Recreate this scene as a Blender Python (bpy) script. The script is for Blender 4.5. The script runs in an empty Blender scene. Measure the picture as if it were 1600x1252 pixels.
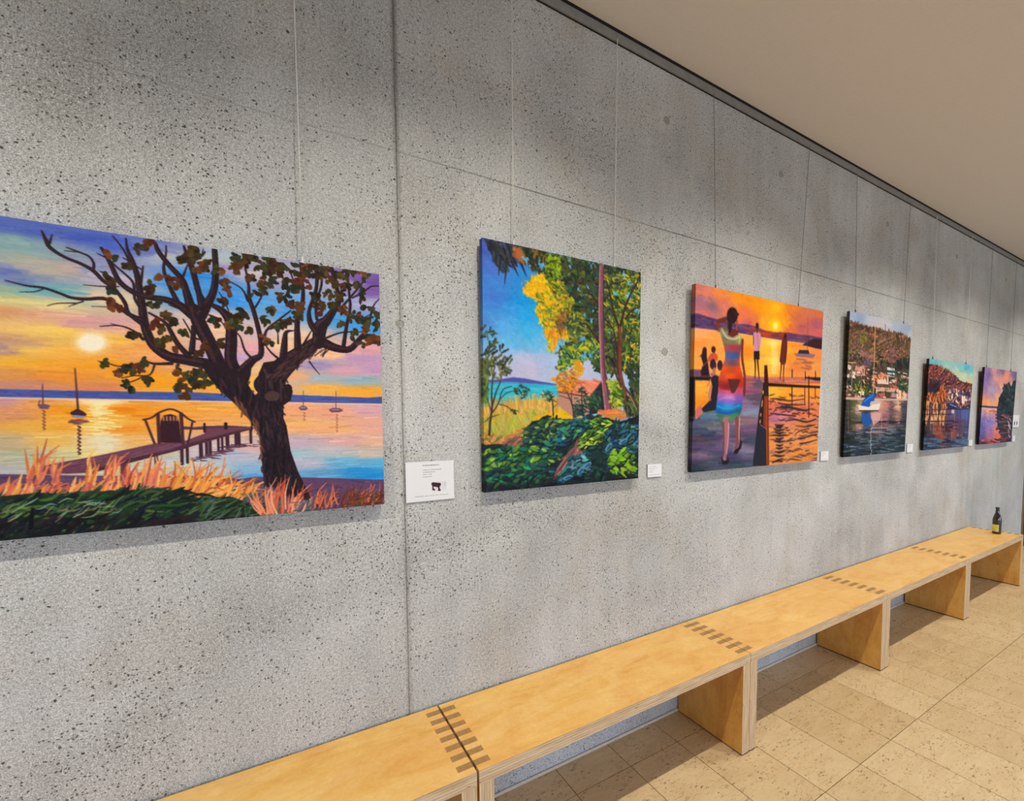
import bpy, bmesh, math, random
import numpy as np
from mathutils import Matrix, Vector

# ------------------------------------------------------------------ camera
CAM_D, CAM_H = 1.69853, 1.47999
YAW, PITCH, ROLL, FOC, PCX, PCY = 0.6015, -0.05909, -0.0008, 754.06644, 925.88632, 695.81859
_f = np.array([math.sin(YAW)*math.cos(PITCH), math.cos(YAW)*math.cos(PITCH), math.sin(PITCH)])
_r = np.array([math.cos(YAW), -math.sin(YAW), 0.0]); _u = np.cross(_r, _f)
CR = _r*math.cos(ROLL) + _u*math.sin(ROLL); CU = -_r*math.sin(ROLL) + _u*math.cos(ROLL); CF = _f
CO = np.array([0.0, -CAM_D, CAM_H])
scene = bpy.context.scene
col = scene.collection
cd = bpy.data.cameras.new('camera'); cam = bpy.data.objects.new('camera', cd); col.objects.link(cam)
cd.sensor_width = 36.0; cd.sensor_fit = 'HORIZONTAL'; cd.lens = FOC/1600*36
cd.shift_x = (800-PCX)/1600; cd.shift_y = (PCY-626)/1600
cd.clip_start = 0.02; cd.clip_end = 200
M4 = Matrix(((CR[0], CU[0], -CF[0], CO[0]), (CR[1], CU[1], -CF[1], CO[1]), (CR[2], CU[2], -CF[2], CO[2]), (0, 0, 0, 1)))
cam.matrix_world = M4
scene.camera = cam

# ------------------------------------------------------------------ world, lamps, exposure
w = bpy.data.worlds.new('daylight'); scene.world = w; w.use_nodes = True
bg = w.node_tree.nodes['Background']; bg.inputs[0].default_value = (0.72, 0.89, 1.16, 1); bg.inputs[1].default_value = 2.9
scene.view_settings.view_transform = 'Standard'; scene.view_settings.look = 'None'
scene.view_settings.exposure = 0.14; scene.view_settings.gamma = 1.0; scene.view_settings.use_curve_mapping = False
def ceiling_spot(x, y=-1.16, e=80):
    l = bpy.data.lights.new('ceiling_spot', 'SPOT'); l.energy = e; l.color = (1.0, 0.915, 0.775)
    l.spot_size = math.radians(120); l.spot_blend = 0.8; l.shadow_soft_size = 0.02
    o = bpy.data.objects.new('ceiling_spot', l); col.objects.link(o)
    o.location = (x, y, 3.07)
    o.rotation_euler = (Vector((0, 0.16, -1)).to_track_quat('-Z', 'Y')).to_euler()
    return o
for sx in (-0.95, 0.75, 2.2, 3.7, 5.2, 6.7):
    ceiling_spot(sx)

# ------------------------------------------------------------------ helpers
def pix_ray(px, py):
    return CF + ((np.asarray(px)-PCX)/FOC)[..., None]*CR - ((np.asarray(py)-PCY)/FOC)[..., None]*CU
def unp(px, py, y=None, z=None):
    v = pix_ray(np.array(float(px)), np.array(float(py)))
    t = (y-CO[1])/v[1] if y is not None else (z-CO[2])/v[2]
    return CO + t*v
def s2l(c):
    c = np.asarray(c, float)/255.0
    return np.where(c <= 0.04045, c/12.92, ((c+0.055)/1.055)**2.4)
def lin(r, g, b):
    return tuple(float(v) for v in s2l((r, g, b)))+(1.0,)
def link(name, me, mat=None, parent=None):
    o = bpy.data.objects.new(name, me); col.objects.link(o)
    if mat is not None:
        for m in (mat if isinstance(mat, (list, tuple)) else [mat]):
            me.materials.append(m)
    if parent is not None: o.parent = parent
    return o
def tag(o, label=None, cat=None, group=None, kind=None):
    if label: o['label'] = label
    if cat: o['category'] = cat
    if group: o['group'] = group
    if kind: o['kind'] = kind
    return o
def empty(name, loc=(0, 0, 0)):
    o = bpy.data.objects.new(name, None); o.empty_display_size = 0.05; o.location = loc; col.objects.link(o); return o
def bm_mesh(bm, name, smooth=False):
    me = bpy.data.meshes.new(name); bm.to_mesh(me); bm.free()
    if smooth:
        for p in me.polygons: p.use_smooth = True
    return me
def add_box(bm, x0, x1, y0, y1, z0, z1, bevel=0.0, mi=0):
    r = bmesh.ops.create_cube(bm, size=1.0)
    vs = r['verts']
    for v in vs:
        v.co = Vector((x0+(v.co.x+.5)*(x1-x0), y0+(v.co.y+.5)*(y1-y0), z0+(v.co.z+.5)*(z1-z0)))
    fs = set(f for v in vs for f in v.link_faces)
    for f in fs: f.material_index = mi
    if bevel > 0:
        es = list(set(e for v in vs for e in v.link_edges))
        bmesh.ops.bevel(bm, geom=es, offset=bevel, segments=1, affect='EDGES', clamp_overlap=True)
def box(name, x0, x1, y0, y1, z0, z1, mat, parent=None, bevel=0.0):
    bm = bmesh.new(); add_box(bm, x0, x1, y0, y1, z0, z1, bevel)
    return link(name, bm_mesh(bm, name), mat, parent)
def tube_mesh(name, p0, p1, r, n=8):
    bm = bmesh.new(); p0 = Vector(p0); p1 = Vector(p1); d = (p1-p0).normalized()
    a = d.orthogonal().normalized(); b = d.cross(a)
    rings = []
    for p in (p0, p1):
        rings.append([bm.verts.new(p + r*(math.cos(2*math.pi*k/n)*a+math.sin(2*math.pi*k/n)*b)) for k in range(n)])
    for k in range(n):
        bm.faces.new((rings[0][k], rings[0][(k+1) % n], rings[1][(k+1) % n], rings[1][k]))
    bm.faces.new(rings[0][::-1]); bm.faces.new(rings[1])
    bmesh.ops.recalc_face_normals(bm, faces=bm.faces)
    return bm_mesh(bm, name, True)
def lathe_mesh(name, prof, n=32):
    bm = bmesh.new(); rings = []
    for r, z in prof:
        rings.append([bm.verts.new((r*math.cos(2*math.pi*k/n), r*math.sin(2*math.pi*k/n), z)) for k in range(n)])
    for a, b in zip(rings, rings[1:]):
        for k in range(n):
            bm.faces.new((a[k], a[(k+1) % n], b[(k+1) % n], b[k]))
    bm.faces.new(rings[0][::-1]); bm.faces.new(rings[-1])
    bmesh.ops.recalc_face_normals(bm, faces=bm.faces)
    return bm_mesh(bm, name, True)

# ------------------------------------------------------------------ materials
class NT:
    def __init__(s, name):
        s.m = bpy.data.materials.new(name); s.m.use_nodes = True
        s.t = s.m.node_tree; s.b = s.t.nodes['Principled BSDF']
        s.co = s.n('ShaderNodeTexCoord').outputs['Object']
    def n(s, ty, **kw):
        nd = s.t.nodes.new(ty)
        for k, v in kw.items(): setattr(nd, k, v)
        return nd
    def l(s, a, b): s.t.links.new(a, b)
    def mapping(s, scale, co=None, rot=(0, 0, 0)):
        m = s.n('ShaderNodeMapping'); s.l(co or s.co, m.inputs[0]); m.inputs['Scale'].default_value = scale
        m.inputs['Rotation'].default_value = rot
        return m.outputs[0]
    def noise(s, scale, detail=3, rough=0.5, co=None, dist=0.0):
        nd = s.n('ShaderNodeTexNoise'); nd.inputs['Scale'].default_value = scale; nd.inputs['Detail'].default_value = detail
        nd.inputs['Roughness'].default_value = rough; nd.inputs['Distortion'].default_value = dist
        s.l(co or s.co, nd.inputs['Vector']); return nd.outputs['Fac']
    def voro(s, scale, co=None, feat='F1', rand=1.0):
        nd = s.n('ShaderNodeTexVoronoi'); nd.feature = feat; nd.inputs['Scale'].default_value = scale
        nd.inputs['Randomness'].default_value = rand; s.l(co or s.co, nd.inputs['Vector']); return nd
    def ramp(s, fac, stops, interp='LINEAR'):
        nd = s.n('ShaderNodeValToRGB'); cr = nd.color_ramp; cr.interpolation = interp
        while len(cr.elements) < len(stops): cr.elements.new(0.5)
        for e, (p, c) in zip(cr.elements, stops):
            e.position = p; e.color = c if isinstance(c, (tuple, list)) else (c, c, c, 1)
        s.l(fac, nd.inputs[0]); return nd.outputs[0]
    def math(s, op, a, b=None, clamp=False):
        nd = s.n('ShaderNodeMath', operation=op); nd.use_clamp = clamp
        for i, v in enumerate((a, b)):
            if v is None: continue
            if isinstance(v, (int, float)): nd.inputs[i].default_value = v
            else: s.l(v, nd.inputs[i])
        return nd.outputs[0]
    def mix(s, fac, a, b, mode='MIX'):
        nd = s.n('ShaderNodeMix'); nd.data_type = 'RGBA'; nd.blend_type = mode
        for i, v in ((0, fac), (6, a), (7, b)):
            if isinstance(v, (int, float, tuple)): nd.inputs[i].default_value = v
            else: s.l(v, nd.inputs[i])
        return nd.outputs[2]
    def bump(s, h, strength=0.3, dist=0.01, prev=None):
        nd = s.n('ShaderNodeBump'); nd.inputs['Strength'].default_value = strength; nd.inputs['Distance'].default_value = dist
        s.l(h, nd.inputs['Height'])
        if prev is not None: s.l(prev, nd.inputs['Normal'])
        return nd.outputs[0]
    def done(s, color=None, rough=0.5, normal=None, **kw):
        if color is not None:
            if isinstance(color, tuple): s.b.inputs['Base Color'].default_value = color
            else: s.l(color, s.b.inputs['Base Color'])
        if isinstance(rough, (int, float)): s.b.inputs['Roughness'].default_value = rough
        else: s.l(rough, s.b.inputs['Roughness'])
        if normal is not None: s.l(normal, s.b.inputs['Normal'])
        for k, v in kw.items(): s.b.inputs[k.replace('_', ' ')].default_value = v
        return s.m

def mat_concrete():
    t = NT('concrete')
    cloud = t.noise(1.7, 4, 0.6, dist=0.6)
    c = t.ramp(cloud, [(0.30, (0.375, 0.375, 0.358, 1)), (0.5, (0.49, 0.492, 0.475, 1)), (0.70, (0.59, 0.594, 0.585, 1))])
    c = t.mix(t.ramp(t.noise(4.5, 2), [(0.4, 0.0), (0.7, 0.5)]), c, (0.47, 0.49, 0.50, 1))
    c = t.mix(t.ramp(t.noise(3.1, 2, co=t.mapping((1, 1, 1), rot=(1, 2, 3))), [(0.52, 0.0), (0.75, 0.6)]), c, (0.44, 0.405, 0.35, 1))
    vs = t.mapping((14, 14, 1.2))
    c = t.mix(0.18, c, t.ramp(t.noise(1.0, 3, co=vs), [(0.3, 0.2), (0.7, 0.75)]), 'SOFT_LIGHT')
    # sandy grain
    grain = t.noise(330, 2, 0.8)
    c = t.mix(0.9, c, t.ramp(grain, [(0.36, 0.04), (0.5, 0.5), (0.64, 0.96)]), 'SOFT_LIGHT')
    grain2 = t.noise(120, 3, 0.75)
    c = t.mix(0.6, c, t.ramp(grain2, [(0.36, 0.12), (0.5, 0.5), (0.64, 0.88)]), 'SOFT_LIGHT')
    # exposed aggregate zones
    zone = t.ramp(t.noise(2.6, 4, 0.65, dist=0.9), [(0.46, 0.16), (0.60, 1.0)])
    # pale chips
    v1 = t.voro(150)
    chip = t.math('MULTIPLY', t.ramp(v1.outputs['Distance'], [(0.20, 1.0), (0.36, 0.0)]), t.ramp(t.noise(70, 1), [(0.50, 0.0), (0.60, 1.0)]))
    c = t.mix(t.math('MULTIPLY', chip, t.math('MULTIPLY', zone, 0.85)), c, (0.80, 0.79, 0.76, 1))
    # pores in three sizes
    nz = t.n('ShaderNodeTexNoise'); nz.inputs['Scale'].default_value = 60; t.l(t.co, nz.inputs['Vector'])
    pco = t.mix(0.012, t.co, nz.outputs['Color'], 'ADD')
    v2 = t.voro(120, co=pco)
    sep2 = t.n('ShaderNodeSeparateColor'); t.l(v2.outputs['Color'], sep2.inputs[0])
    sel = t.math('GREATER_THAN', sep2.outputs[0], t.ramp(zone, [(0.2, 0.90), (1.0, 0.52)]))
    pore = t.math('MULTIPLY', t.ramp(v2.outputs['Distance'], [(0.24, 1.0), (0.33, 0.0)]), sel)
    v3 = t.voro(46, co=t.mapping((1, 1, 1.35), pco))
    sep = t.n('ShaderNodeSeparateColor'); t.l(v3.outputs['Color'], sep.inputs[0])
    pore3 = t.math('MULTIPLY', t.ramp(v3.outputs['Distance'], [(0.13, 1.0), (0.19, 0.0)]), t.math('GREATER_THAN', sep.outputs[0], t.ramp(zone, [(0.2, 0.88), (1.0, 0.70)])))
    v4 = t.voro(15, co=pco)
    sep4 = t.n('ShaderNodeSeparateColor'); t.l(v4.outputs['Color'], sep4.inputs[0])
    pore4 = t.math('MULTIPLY', t.ramp(v4.outputs['Distance'], [(0.055, 1.0), (0.080, 0.0)]), t.math('GREATER_THAN', sep4.outputs[1], 0.80))
    allp = t.math('MAXIMUM', t.math('MULTIPLY', pore, 0.80), t.math('MAXIMUM', t.math('MULTIPLY', pore3, 0.92), pore4), clamp=True)
    c = t.mix(t.math('MULTIPLY', allp, 0.92), c, (0.032, 0.030, 0.025, 1))
    # rust-grey staining that follows the formwork joints
    sx = t.n('ShaderNodeSeparateXYZ'); t.l(t.co, sx.inputs[0])
    wob = t.math('MULTIPLY', t.math('SUBTRACT', t.noise(6, 4, 0.7), 0.5), 0.018)
    dj = t.math('ABSOLUTE', t.math('ADD', t.math('SUBTRACT', sx.outputs[0], 0.394), wob))
    up = t.ramp(t.math('MULTIPLY', sx.outputs[2], 1/3.1), [(0.30, 0.35), (0.42, 0.25), (0.62, 0.35), (0.9, 0.75)])
    st = t.math('MULTIPLY', t.ramp(t.math('MULTIPLY', dj, 40), [(0.05, 1.0), (0.55, 0.0)]), up)
    ds = t.math('ABSOLUTE', t.math('ADD', t.math('SUBTRACT', sx.outputs[2], 2.342), t.math('MULTIPLY', wob, 0.3)))
    st2 = t.math('MULTIPLY', t.ramp(t.math('MULTIPLY', ds, 60), [(0.02, 1.0), (0.35, 0.0)]), t.math('MULTIPLY', t.ramp(t.noise(1.3, 2), [(0.35, 0.1), (0.6, 0.75)]), t.ramp(sx.outputs[0], [(0.45, 0.25), (0.75, 1.0)])))
    c = t.mix(t.math('MAXIMUM', st, st2, clamp=True), c, (0.14, 0.125, 0.10, 1))
    h = t.math('SUBTRACT', t.math('MULTIPLY', grain2, 0.35), t.math('MULTIPLY', allp, 1.0))
    nrm = t.bump(h, 0.7, 0.003)
    return t.done(c, 0.85, nrm, Specular_IOR_Level=0.25)
def mat_plain(name, c, rough=0.6, noise=0.0, scale=40, metal=0.0, spec=0.5, bump=0.0):
    t = NT(name); cc = t.mix(noise, c, t.ramp(t.noise(scale, 3), [(0.3, 0.25), (0.7, 0.75)]), 'SOFT_LIGHT')
    nr = t.bump(t.noise(scale*4, 2), bump, 0.002) if bump else None
    return t.done(cc, rough, nr, Metallic=metal, Specular_IOR_Level=spec)
def mat_travertine():
    t = NT('travertine')
    oi = t.n('ShaderNodeObjectInfo')
    off = t.n('ShaderNodeVectorMath', operation='ADD'); t.l(t.co, off.inputs[0])
    sc = t.n('ShaderNodeVectorMath', operation='SCALE'); t.l(oi.outputs['Location'], sc.inputs[0]); sc.inputs['Scale'].default_value = 3.71
    t.l(sc.outputs[0], off.inputs[1]); co = off.outputs[0]
    base = t.mix(oi.outputs['Random'], (0.62, 0.465, 0.255, 1), (0.70, 0.545, 0.32, 1))
    band = t.noise(1.0, 5, 0.65, co=t.mapping((5, 16, 5), co), dist=0.5)
    c = t.mix(0.55, base, t.ramp(band, [(0.3, 0.30), (0.5, 0.5), (0.72, 0.72)]), 'SOFT_LIGHT')
    vein = t.noise(1.0, 6, 0.8, co=t.mapping((26, 60, 26), co), dist=1.0)
    zone = t.ramp(t.noise(6, 3, 0.6, co=co), [(0.40, 0.0), (0.60, 1.0)])
    c = t.mix(t.math('MULTIPLY', t.ramp(vein, [(0.54, 0.0), (0.62, 1.0)]), t.math('MULTIPLY', zone, 0.7)), c, (0.38, 0.225, 0.09, 1))
    pit = t.noise(1.0, 4, 0.75, co=t.mapping((48, 100, 48), co), dist=0.6)
    pits = t.math('MULTIPLY', t.ramp(pit, [(0.565, 0.0), (0.61, 1.0)]), t.ramp(t.noise(11, 3, 0.7, co=co), [(0.44, 0.08), (0.58, 1.0)]))
    c = t.mix(t.math('MULTIPLY', pits, 0.85), c, (0.16, 0.085, 0.03, 1))
    kco = t.mix(0.05, co, t.n('ShaderNodeTexNoise').outputs['Color'], 'ADD')
    nk = t.n('ShaderNodeTexNoise'); nk.inputs['Scale'].default_value = 45; nk.inputs['Detail'].default_value = 3; t.l(co, nk.inputs['Vector'])
    kco = t.mix(0.06, co, nk.outputs['Color'], 'ADD')
    v = t.voro(7.5, co=kco); sep = t.n('ShaderNodeSeparateColor'); t.l(v.outputs['Color'], sep.inputs[0])
    knot = t.math('MULTIPLY', t.ramp(v.outputs['Distance'], [(0.05, 1.0), (0.12, 0.0)]), t.ramp(sep.outputs[0], [(0.72, 0.0), (0.76, 1.0)]))
    c = t.mix(t.math('MULTIPLY', knot, 0.75), c, (0.24, 0.125, 0.04, 1))
    nr = t.bump(t.math('SUBTRACT', 0.0, pits), 0.25, 0.002)
    return t.done(c, t.ramp(pit, [(0.3, 0.30), (0.7, 0.45)]), nr, Specular_IOR_Level=0.4)
def mat_veneer(name, rot=0.0):
    t = NT(name)
    oi = t.n('ShaderNodeObjectInfo')
    off = t.n('ShaderNodeVectorMath', operation='ADD'); t.l(t.co, off.inputs[0])
    sc = t.n('ShaderNodeVectorMath', operation='SCALE'); t.l(oi.outputs['Location'], sc.inputs[0]); sc.inputs['Scale'].default_value = 5.3
    t.l(sc.outputs[0], off.inputs[1]); co = off.outputs[0]
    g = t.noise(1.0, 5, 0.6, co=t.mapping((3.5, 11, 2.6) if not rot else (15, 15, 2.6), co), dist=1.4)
    c = t.ramp(g, [(0.28, (0.74, 0.40, 0.085, 1)), (0.45, (0.81, 0.475, 0.13, 1)), (0.62, (0.83, 0.52, 0.175, 1)), (0.78, (0.78, 0.43, 0.10, 1))] if not rot else [(0.28, (0.60, 0.28, 0.05, 1)), (0.45, (0.68, 0.345, 0.075, 1)), (0.62, (0.72, 0.39, 0.10, 1)), (0.78, (0.62, 0.30, 0.06, 1))])  # upright copy is darker; the legs' shading is put into its colour
    cl = t.noise(5, 3, 0.6, co=co, dist=0.8)
    c = t.mix(0.8, c, t.ramp(cl, [(0.3, 0.34), (0.7, 0.66)]), 'SOFT_LIGHT')
    c = t.mix(0.6, c, t.ramp(t.noise(38, 4, 0.7, co=co, dist=1.5), [(0.35, 0.38), (0.65, 0.60)]), 'SOFT_LIGHT')
    fl = t.noise(1.0, 4, 0.7, co=t.mapping((22, 90, 22) if not rot else (90, 90, 22), co), dist=0.8)
    c = t.mix(t.ramp(fl, [(0.64, 0.0), (0.74, 0.35)]), c, (0.47, 0.22, 0.045, 1))
    return t.done(c, t.ramp(cl, [(0.3, 0.30), (0.7, 0.40)]), t.bump(fl, 0.04, 0.001), Specular_IOR_Level=0.45)
def mat_ply(name, axis):
    t = NT(name)
    sx = t.n('ShaderNodeSeparateXYZ'); t.l(t.co, sx.inputs[0])
    wv = t.math('SINE', t.math('MULTIPLY', sx.outputs[axis], 2*math.pi/0.0085))
    c = t.ramp(t.math('ADD', t.math('MULTIPLY', wv, 0.5), 0.5), [(0.15, (0.54, 0.375, 0.22, 1)), (0.5, (0.60, 0.435, 0.265, 1)), (0.9, (0.65, 0.475, 0.29, 1))])
    s = (9, 60, 160) if axis == 2 else (160, 60, 9)
    st = t.noise(1.0, 3, 0.6, co=t.mapping(s))
    c = t.mix(0.9, c, t.ramp(st, [(0.3, 0.22), (0.7, 0.78)]), 'SOFT_LIGHT')
    vd = t.noise(1.0, 1, 0.5, co=t.mapping((25, 25, 220) if axis == 2 else (220, 25, 25)))
    c = t.mix(t.ramp(vd, [(0.70, 0.0), (0.74, 0.8)]), c, (0.10, 0.05, 0.02, 1))
    return t.done(c, 0.5)
def mat_endgrain():
    t = NT('end_grain')
    st = t.noise(1.0, 2, 0.5, co=t.mapping((420, 25, 25)))
    c = t.ramp(st, [(0.3, (0.33, 0.17, 0.055, 1)), (0.7, (0.45, 0.26, 0.09, 1))])
    return t.done(c, 0.45)
def mat_plaster():
    t = NT('ceiling_plaster')
    c = t.mix(0.25, (0.78, 0.735, 0.69, 1), t.ramp(t.noise(55, 4, 0.7), [(0.3, 0.35), (0.7, 0.65)]), 'SOFT_LIGHT')
    return t.done(c, 0.9, t.bump(t.noise(140, 3, 0.7), 0.35, 0.004))
def mat_paint(name='oil_paint'):
    t = NT(name)
    a = t.n('ShaderNodeVertexColor'); a.layer_name = 'paint'
    n = t.bump(t.noise(190, 3, 0.6, co=t.mapping((1, 1, 2.2))), 0.12, 0.001)
    return t.done(a.outputs['Color'], 0.55, n, Specular_IOR_Level=0.14)
def mat_print():
    t = NT('printed_card'); a = t.n('ShaderNodeVertexColor'); a.layer_name = 'paint'
    return t.done(a.outputs['Color'], 0.55, Specular_IOR_Level=0.3)
M = dict(concrete=mat_concrete(), travertine=mat_travertine(), veneer=mat_veneer('birch_veneer'), veneer_up=mat_veneer('birch_veneer_upright', 1),
         ply=mat_ply('plywood_edge', 2), ply_up=mat_ply('plywood_edge_upright', 0), endgrain=mat_endgrain(), plaster=mat_plaster(),
         paint=mat_paint(), printed=mat_print(),
         rail=mat_plain('grey_rail', (0.24, 0.235, 0.23, 1), 0.5, 0.3, 30), dark=mat_plain('dark_gap', (0.012, 0.011, 0.011, 1), 0.9),
         joint=mat_plain('joint_fill', (0.27, 0.255, 0.225, 1), 0.95, 0.5, 60), plug=mat_plain('plug_mortar', (0.33, 0.315, 0.28, 1), 0.9, 0.6, 120, bump=0.4),
         grout=mat_plain('grout', (0.20, 0.125, 0.06, 1), 0.9, 0.3), caulk=mat_plain('caulk', (0.66, 0.59, 0.50, 1), 0.7, 0.3),
         wire_pale=mat_plain('pale_cord', (0.88, 0.87, 0.84, 1), 0.6), wire_dark=mat_plain('steel_wire', (0.16, 0.15, 0.14, 1), 0.6),
         clip=mat_plain('black_clip', (0.02, 0.02, 0.02, 1), 0.4), felt=mat_plain('black_felt', (0.015, 0.012, 0.01, 1), 0.95),
         door=mat_plain('dark_door', (0.018, 0.014, 0.010, 1), 0.5, 0.4, 8), frame=mat_plain('bronze_frame', (0.20, 0.14, 0.07, 1), 0.45, 0.3),
         back=mat_plain('raw_canvas', (0.5, 0.45, 0.36, 1), 0.9, 0.3), card_edge=mat_plain('card_edge', (0.25, 0.25, 0.26, 1), 0.7),
         render=mat_plain('wall_render', (0.50, 0.47, 0.43, 1), 0.9, 0.3, 20))

# ------------------------------------------------------------------ the room
Z_SEAM, Z_RAIL, Z_CEIL = 2.342, 3.047, 3.100
X_END = 7.02
wall = empty('wall_back'); tag(wall, kind='structure', label='exposed board-marked concrete wall with pores and formwork joints')
def panel(x0, x1, z0, z1, g0, g1, gz0, gz1):
    return box('concrete_panel', x0+g0, x1-g1, 0.0, 0.10, z0+gz0, z1-gz1, M['concrete'], wall, 0.0005)
low = [(-3.2, .0), (0.392, .0010), (2.428, .0008), (4.312, .0008), (5.38, .0005), (X_END, 0)]
for (a, g), (b, h) in zip(low, low[1:]):
    panel(a, b, -0.02, Z_SEAM, g, h, 0, .0004 if a > 0 else .0001)
up = [(-3.2, 0), (0.392, .0010), (4.312, .0004), (X_END, 0)]
for (a, g), (b, h) in zip(up, up[1:]):
    panel(a, b, Z_SEAM, Z_CEIL+.08, g, h, .0004 if a > 0 else .0001, 0)
box('joint_backing', -3.2, X_END, 0.0015, 0.09, -0.02, Z_CEIL+.07, M['joint'], wall)
# raised ragged fin of cement along the wide joint
random.seed(4)
bm = bmesh.new(); z = 0.05
while z < 3.0:
    hgt = random.uniform(.04, .16)
    if random.random() < .75:
        dx = random.uniform(-.002, .003); add_box(bm, .3935+dx, .3955+dx, -.0012, .004, z, z+hgt)
    z += hgt
link('joint_fin', bm_mesh(bm, 'joint_fin'), M['concrete'], wall)
# tie-hole plugs, each a shallow ring groove around a mortar disc
def plug(x, z, r):
    bm = bmesh.new(); n = 24; prof = [(r, 0.0005), (r*.98, -.0016), (r*.86, -.0016), (r*.84, -.0004), (0.0001, -.0009)]
    rings = [[bm.verts.new((x+a*math.cos(2*math.pi*k/n), y, z+a*math.sin(2*math.pi*k/n))) for k in range(n)] for a, y in prof]
    for a, b in zip(rings, rings[1:]):
        for k in range(n): bm.faces.new((a[k], a[(k+1) % n], b[(k+1) % n], b[k]))
    bmesh.ops.recalc_face_normals(bm, faces=bm.faces)
    link('tie_hole_plug', bm_mesh(bm, 'tie_hole_plug', False), M['plug'], wall)
for x, z in ((0.392, 1.788), (1.578, 1.785), (1.578, 2.834), (2.444, 2.834), (3.691, 2.834), (4.916, 2.834), (6.14, 2.834), (6.14, 1.785)):
    plug(x, z, 0.0135 if x < 1 else 0.018)
# strip of wall beyond the bench: frame and dark door, then wall again
fr = empty('door_1', (X_END, 0, 0)); tag(fr, kind='structure')
box('door_frame', 0, .05, -.004, .10, 0, Z_CEIL, M['frame'], fr)
box('door_leaf', .05, 1.05, .012, .06, 0.004, 2.30, M['door'], fr)
box('door_header', .05, 1.05, .006, .10, 2.30, Z_CEIL, M['frame'], fr)
box('door_frame', 1.05, 1.10, -.004, .10, 0, Z_CEIL, M['frame'], fr)
tag(box('wall_right_added', 9.6, 9.7, -6.0, .10, 0, Z_CEIL, M['render']), kind='structure')  # unseen end wall, added to close the room and bound the daylight
tag(box('wall_far', X_END+1.10, 9.6, 0, .10, 0, Z_CEIL, M['concrete']), kind='structure')
tag(box('wall_left_added', -3.3, -3.2, -6.15, .10, -.08, Z_CEIL, M['render']), kind='structure')  # unseen side wall, added to cut light from the open left end
tag(box('terrace_added', -30, 40, -40, -6.15, -.14, -.08, M['render']), kind='structure', label='unseen terrace outside the window front')  # unseen ground, added to block light from below the horizon
tag(box('wall_front_added', -3.2, 9.7, -6.15, -6.0, 2.15, Z_CEIL, M['render']), kind='structure', label='unseen lintel added to keep daylight off the upper wall')  # unseen lintel, added to dim the daylight high on the wall
# ceiling with the picture rail and a dark strip coloured as the shadow gap
tag(box('ceiling', -3.2, 9.7, -6.0, -.012, Z_CEIL, Z_CEIL+.06, M['plaster']), kind='structure')
tag(box('trim_1', -3.2, X_END, -.010, -.0002, Z_RAIL+.003, Z_CEIL-.012, M['rail'], bevel=.001), kind='structure', label='grey metal picture rail under the ceiling')
tag(box('trim_2', -3.2, X_END, -.006, -.0002, Z_CEIL-.0118, Z_CEIL+.03, M['dark']), kind='structure', label='dark strip coloured as the shadow gap between rail and ceiling')
tag(box('trim_3', -3.2, X_END, -.0035, -.0002, Z_RAIL-.001, Z_RAIL+.0028, M['dark']), kind='structure', label='thin dark line below the picture rail')
tag(box('baseboard_back', -3.2, X_END, -.010, -.0002, -.0005, .014, M['caulk'], bevel=.005), kind='structure')
# floor: a slab with single travertine tiles on it
floor = empty('floor'); tag(floor, kind='structure', label='travertine floor laid in straight rows of oblong tiles')
box('floor_slab', -3.2, 9.7, -6.0, .10, -.08, -.0022, M['grout'], floor)
TX, TP, TY, TL = 1.7857, 0.2714, -0.7168, 0.545
tile_cache = {}
def tile(x0, x1, y0, y1):
    cx, cy = (x0+x1)/2, (y0+y1)/2; k = (round(x1-x0, 4), round(y1-y0, 4))
    if k not in tile_cache:
        bm = bmesh.new(); add_box(bm, -k[0]/2, k[0]/2, -k[1]/2, k[1]/2, -.010, 0, .0007)
        tile_cache[k] = bm_mesh(bm, 'floor_tile'); tile_cache[k].materials.append(M['travertine'])
    o = bpy.data.objects.new('floor_tile', tile_cache[k]); col.objects.link(o); o.location = (cx, cy, 0); o.parent = floor
G = .0015
rows = [(TY+TL, 0.0), (TY, TY+TL), (TY-TL, TY), (TY-2*TL, TY-TL)]
for (y0, y1) in rows:
    for i in range(-7, 29):
        tile(TX+i*TP+G, TX+(i+1)*TP-G, y0+G, y1-G)
bm = bmesh.new()                                   # the rest of the floor, outside the photograph
for j in range(2, 10):
    for i in range(-18, 29):
        y1 = TY-j*TL
        if y1-TL < -6: continue
        add_box(bm, TX+i*TP+G, TX+(i+1)*TP-G, y1-TL+G, y1-G, -.010, 0)
for (y0, y1) in rows:
    for i in range(-18, -7):
        add_box(bm, TX+i*TP+G, TX+(i+1)*TP-G, y0+G, y1-G, -.010, 0)
tag(link('more_floor_tiles', bm_mesh(bm, 'more_floor_tiles'), M['travertine'], floor), kind='stuff')

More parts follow.
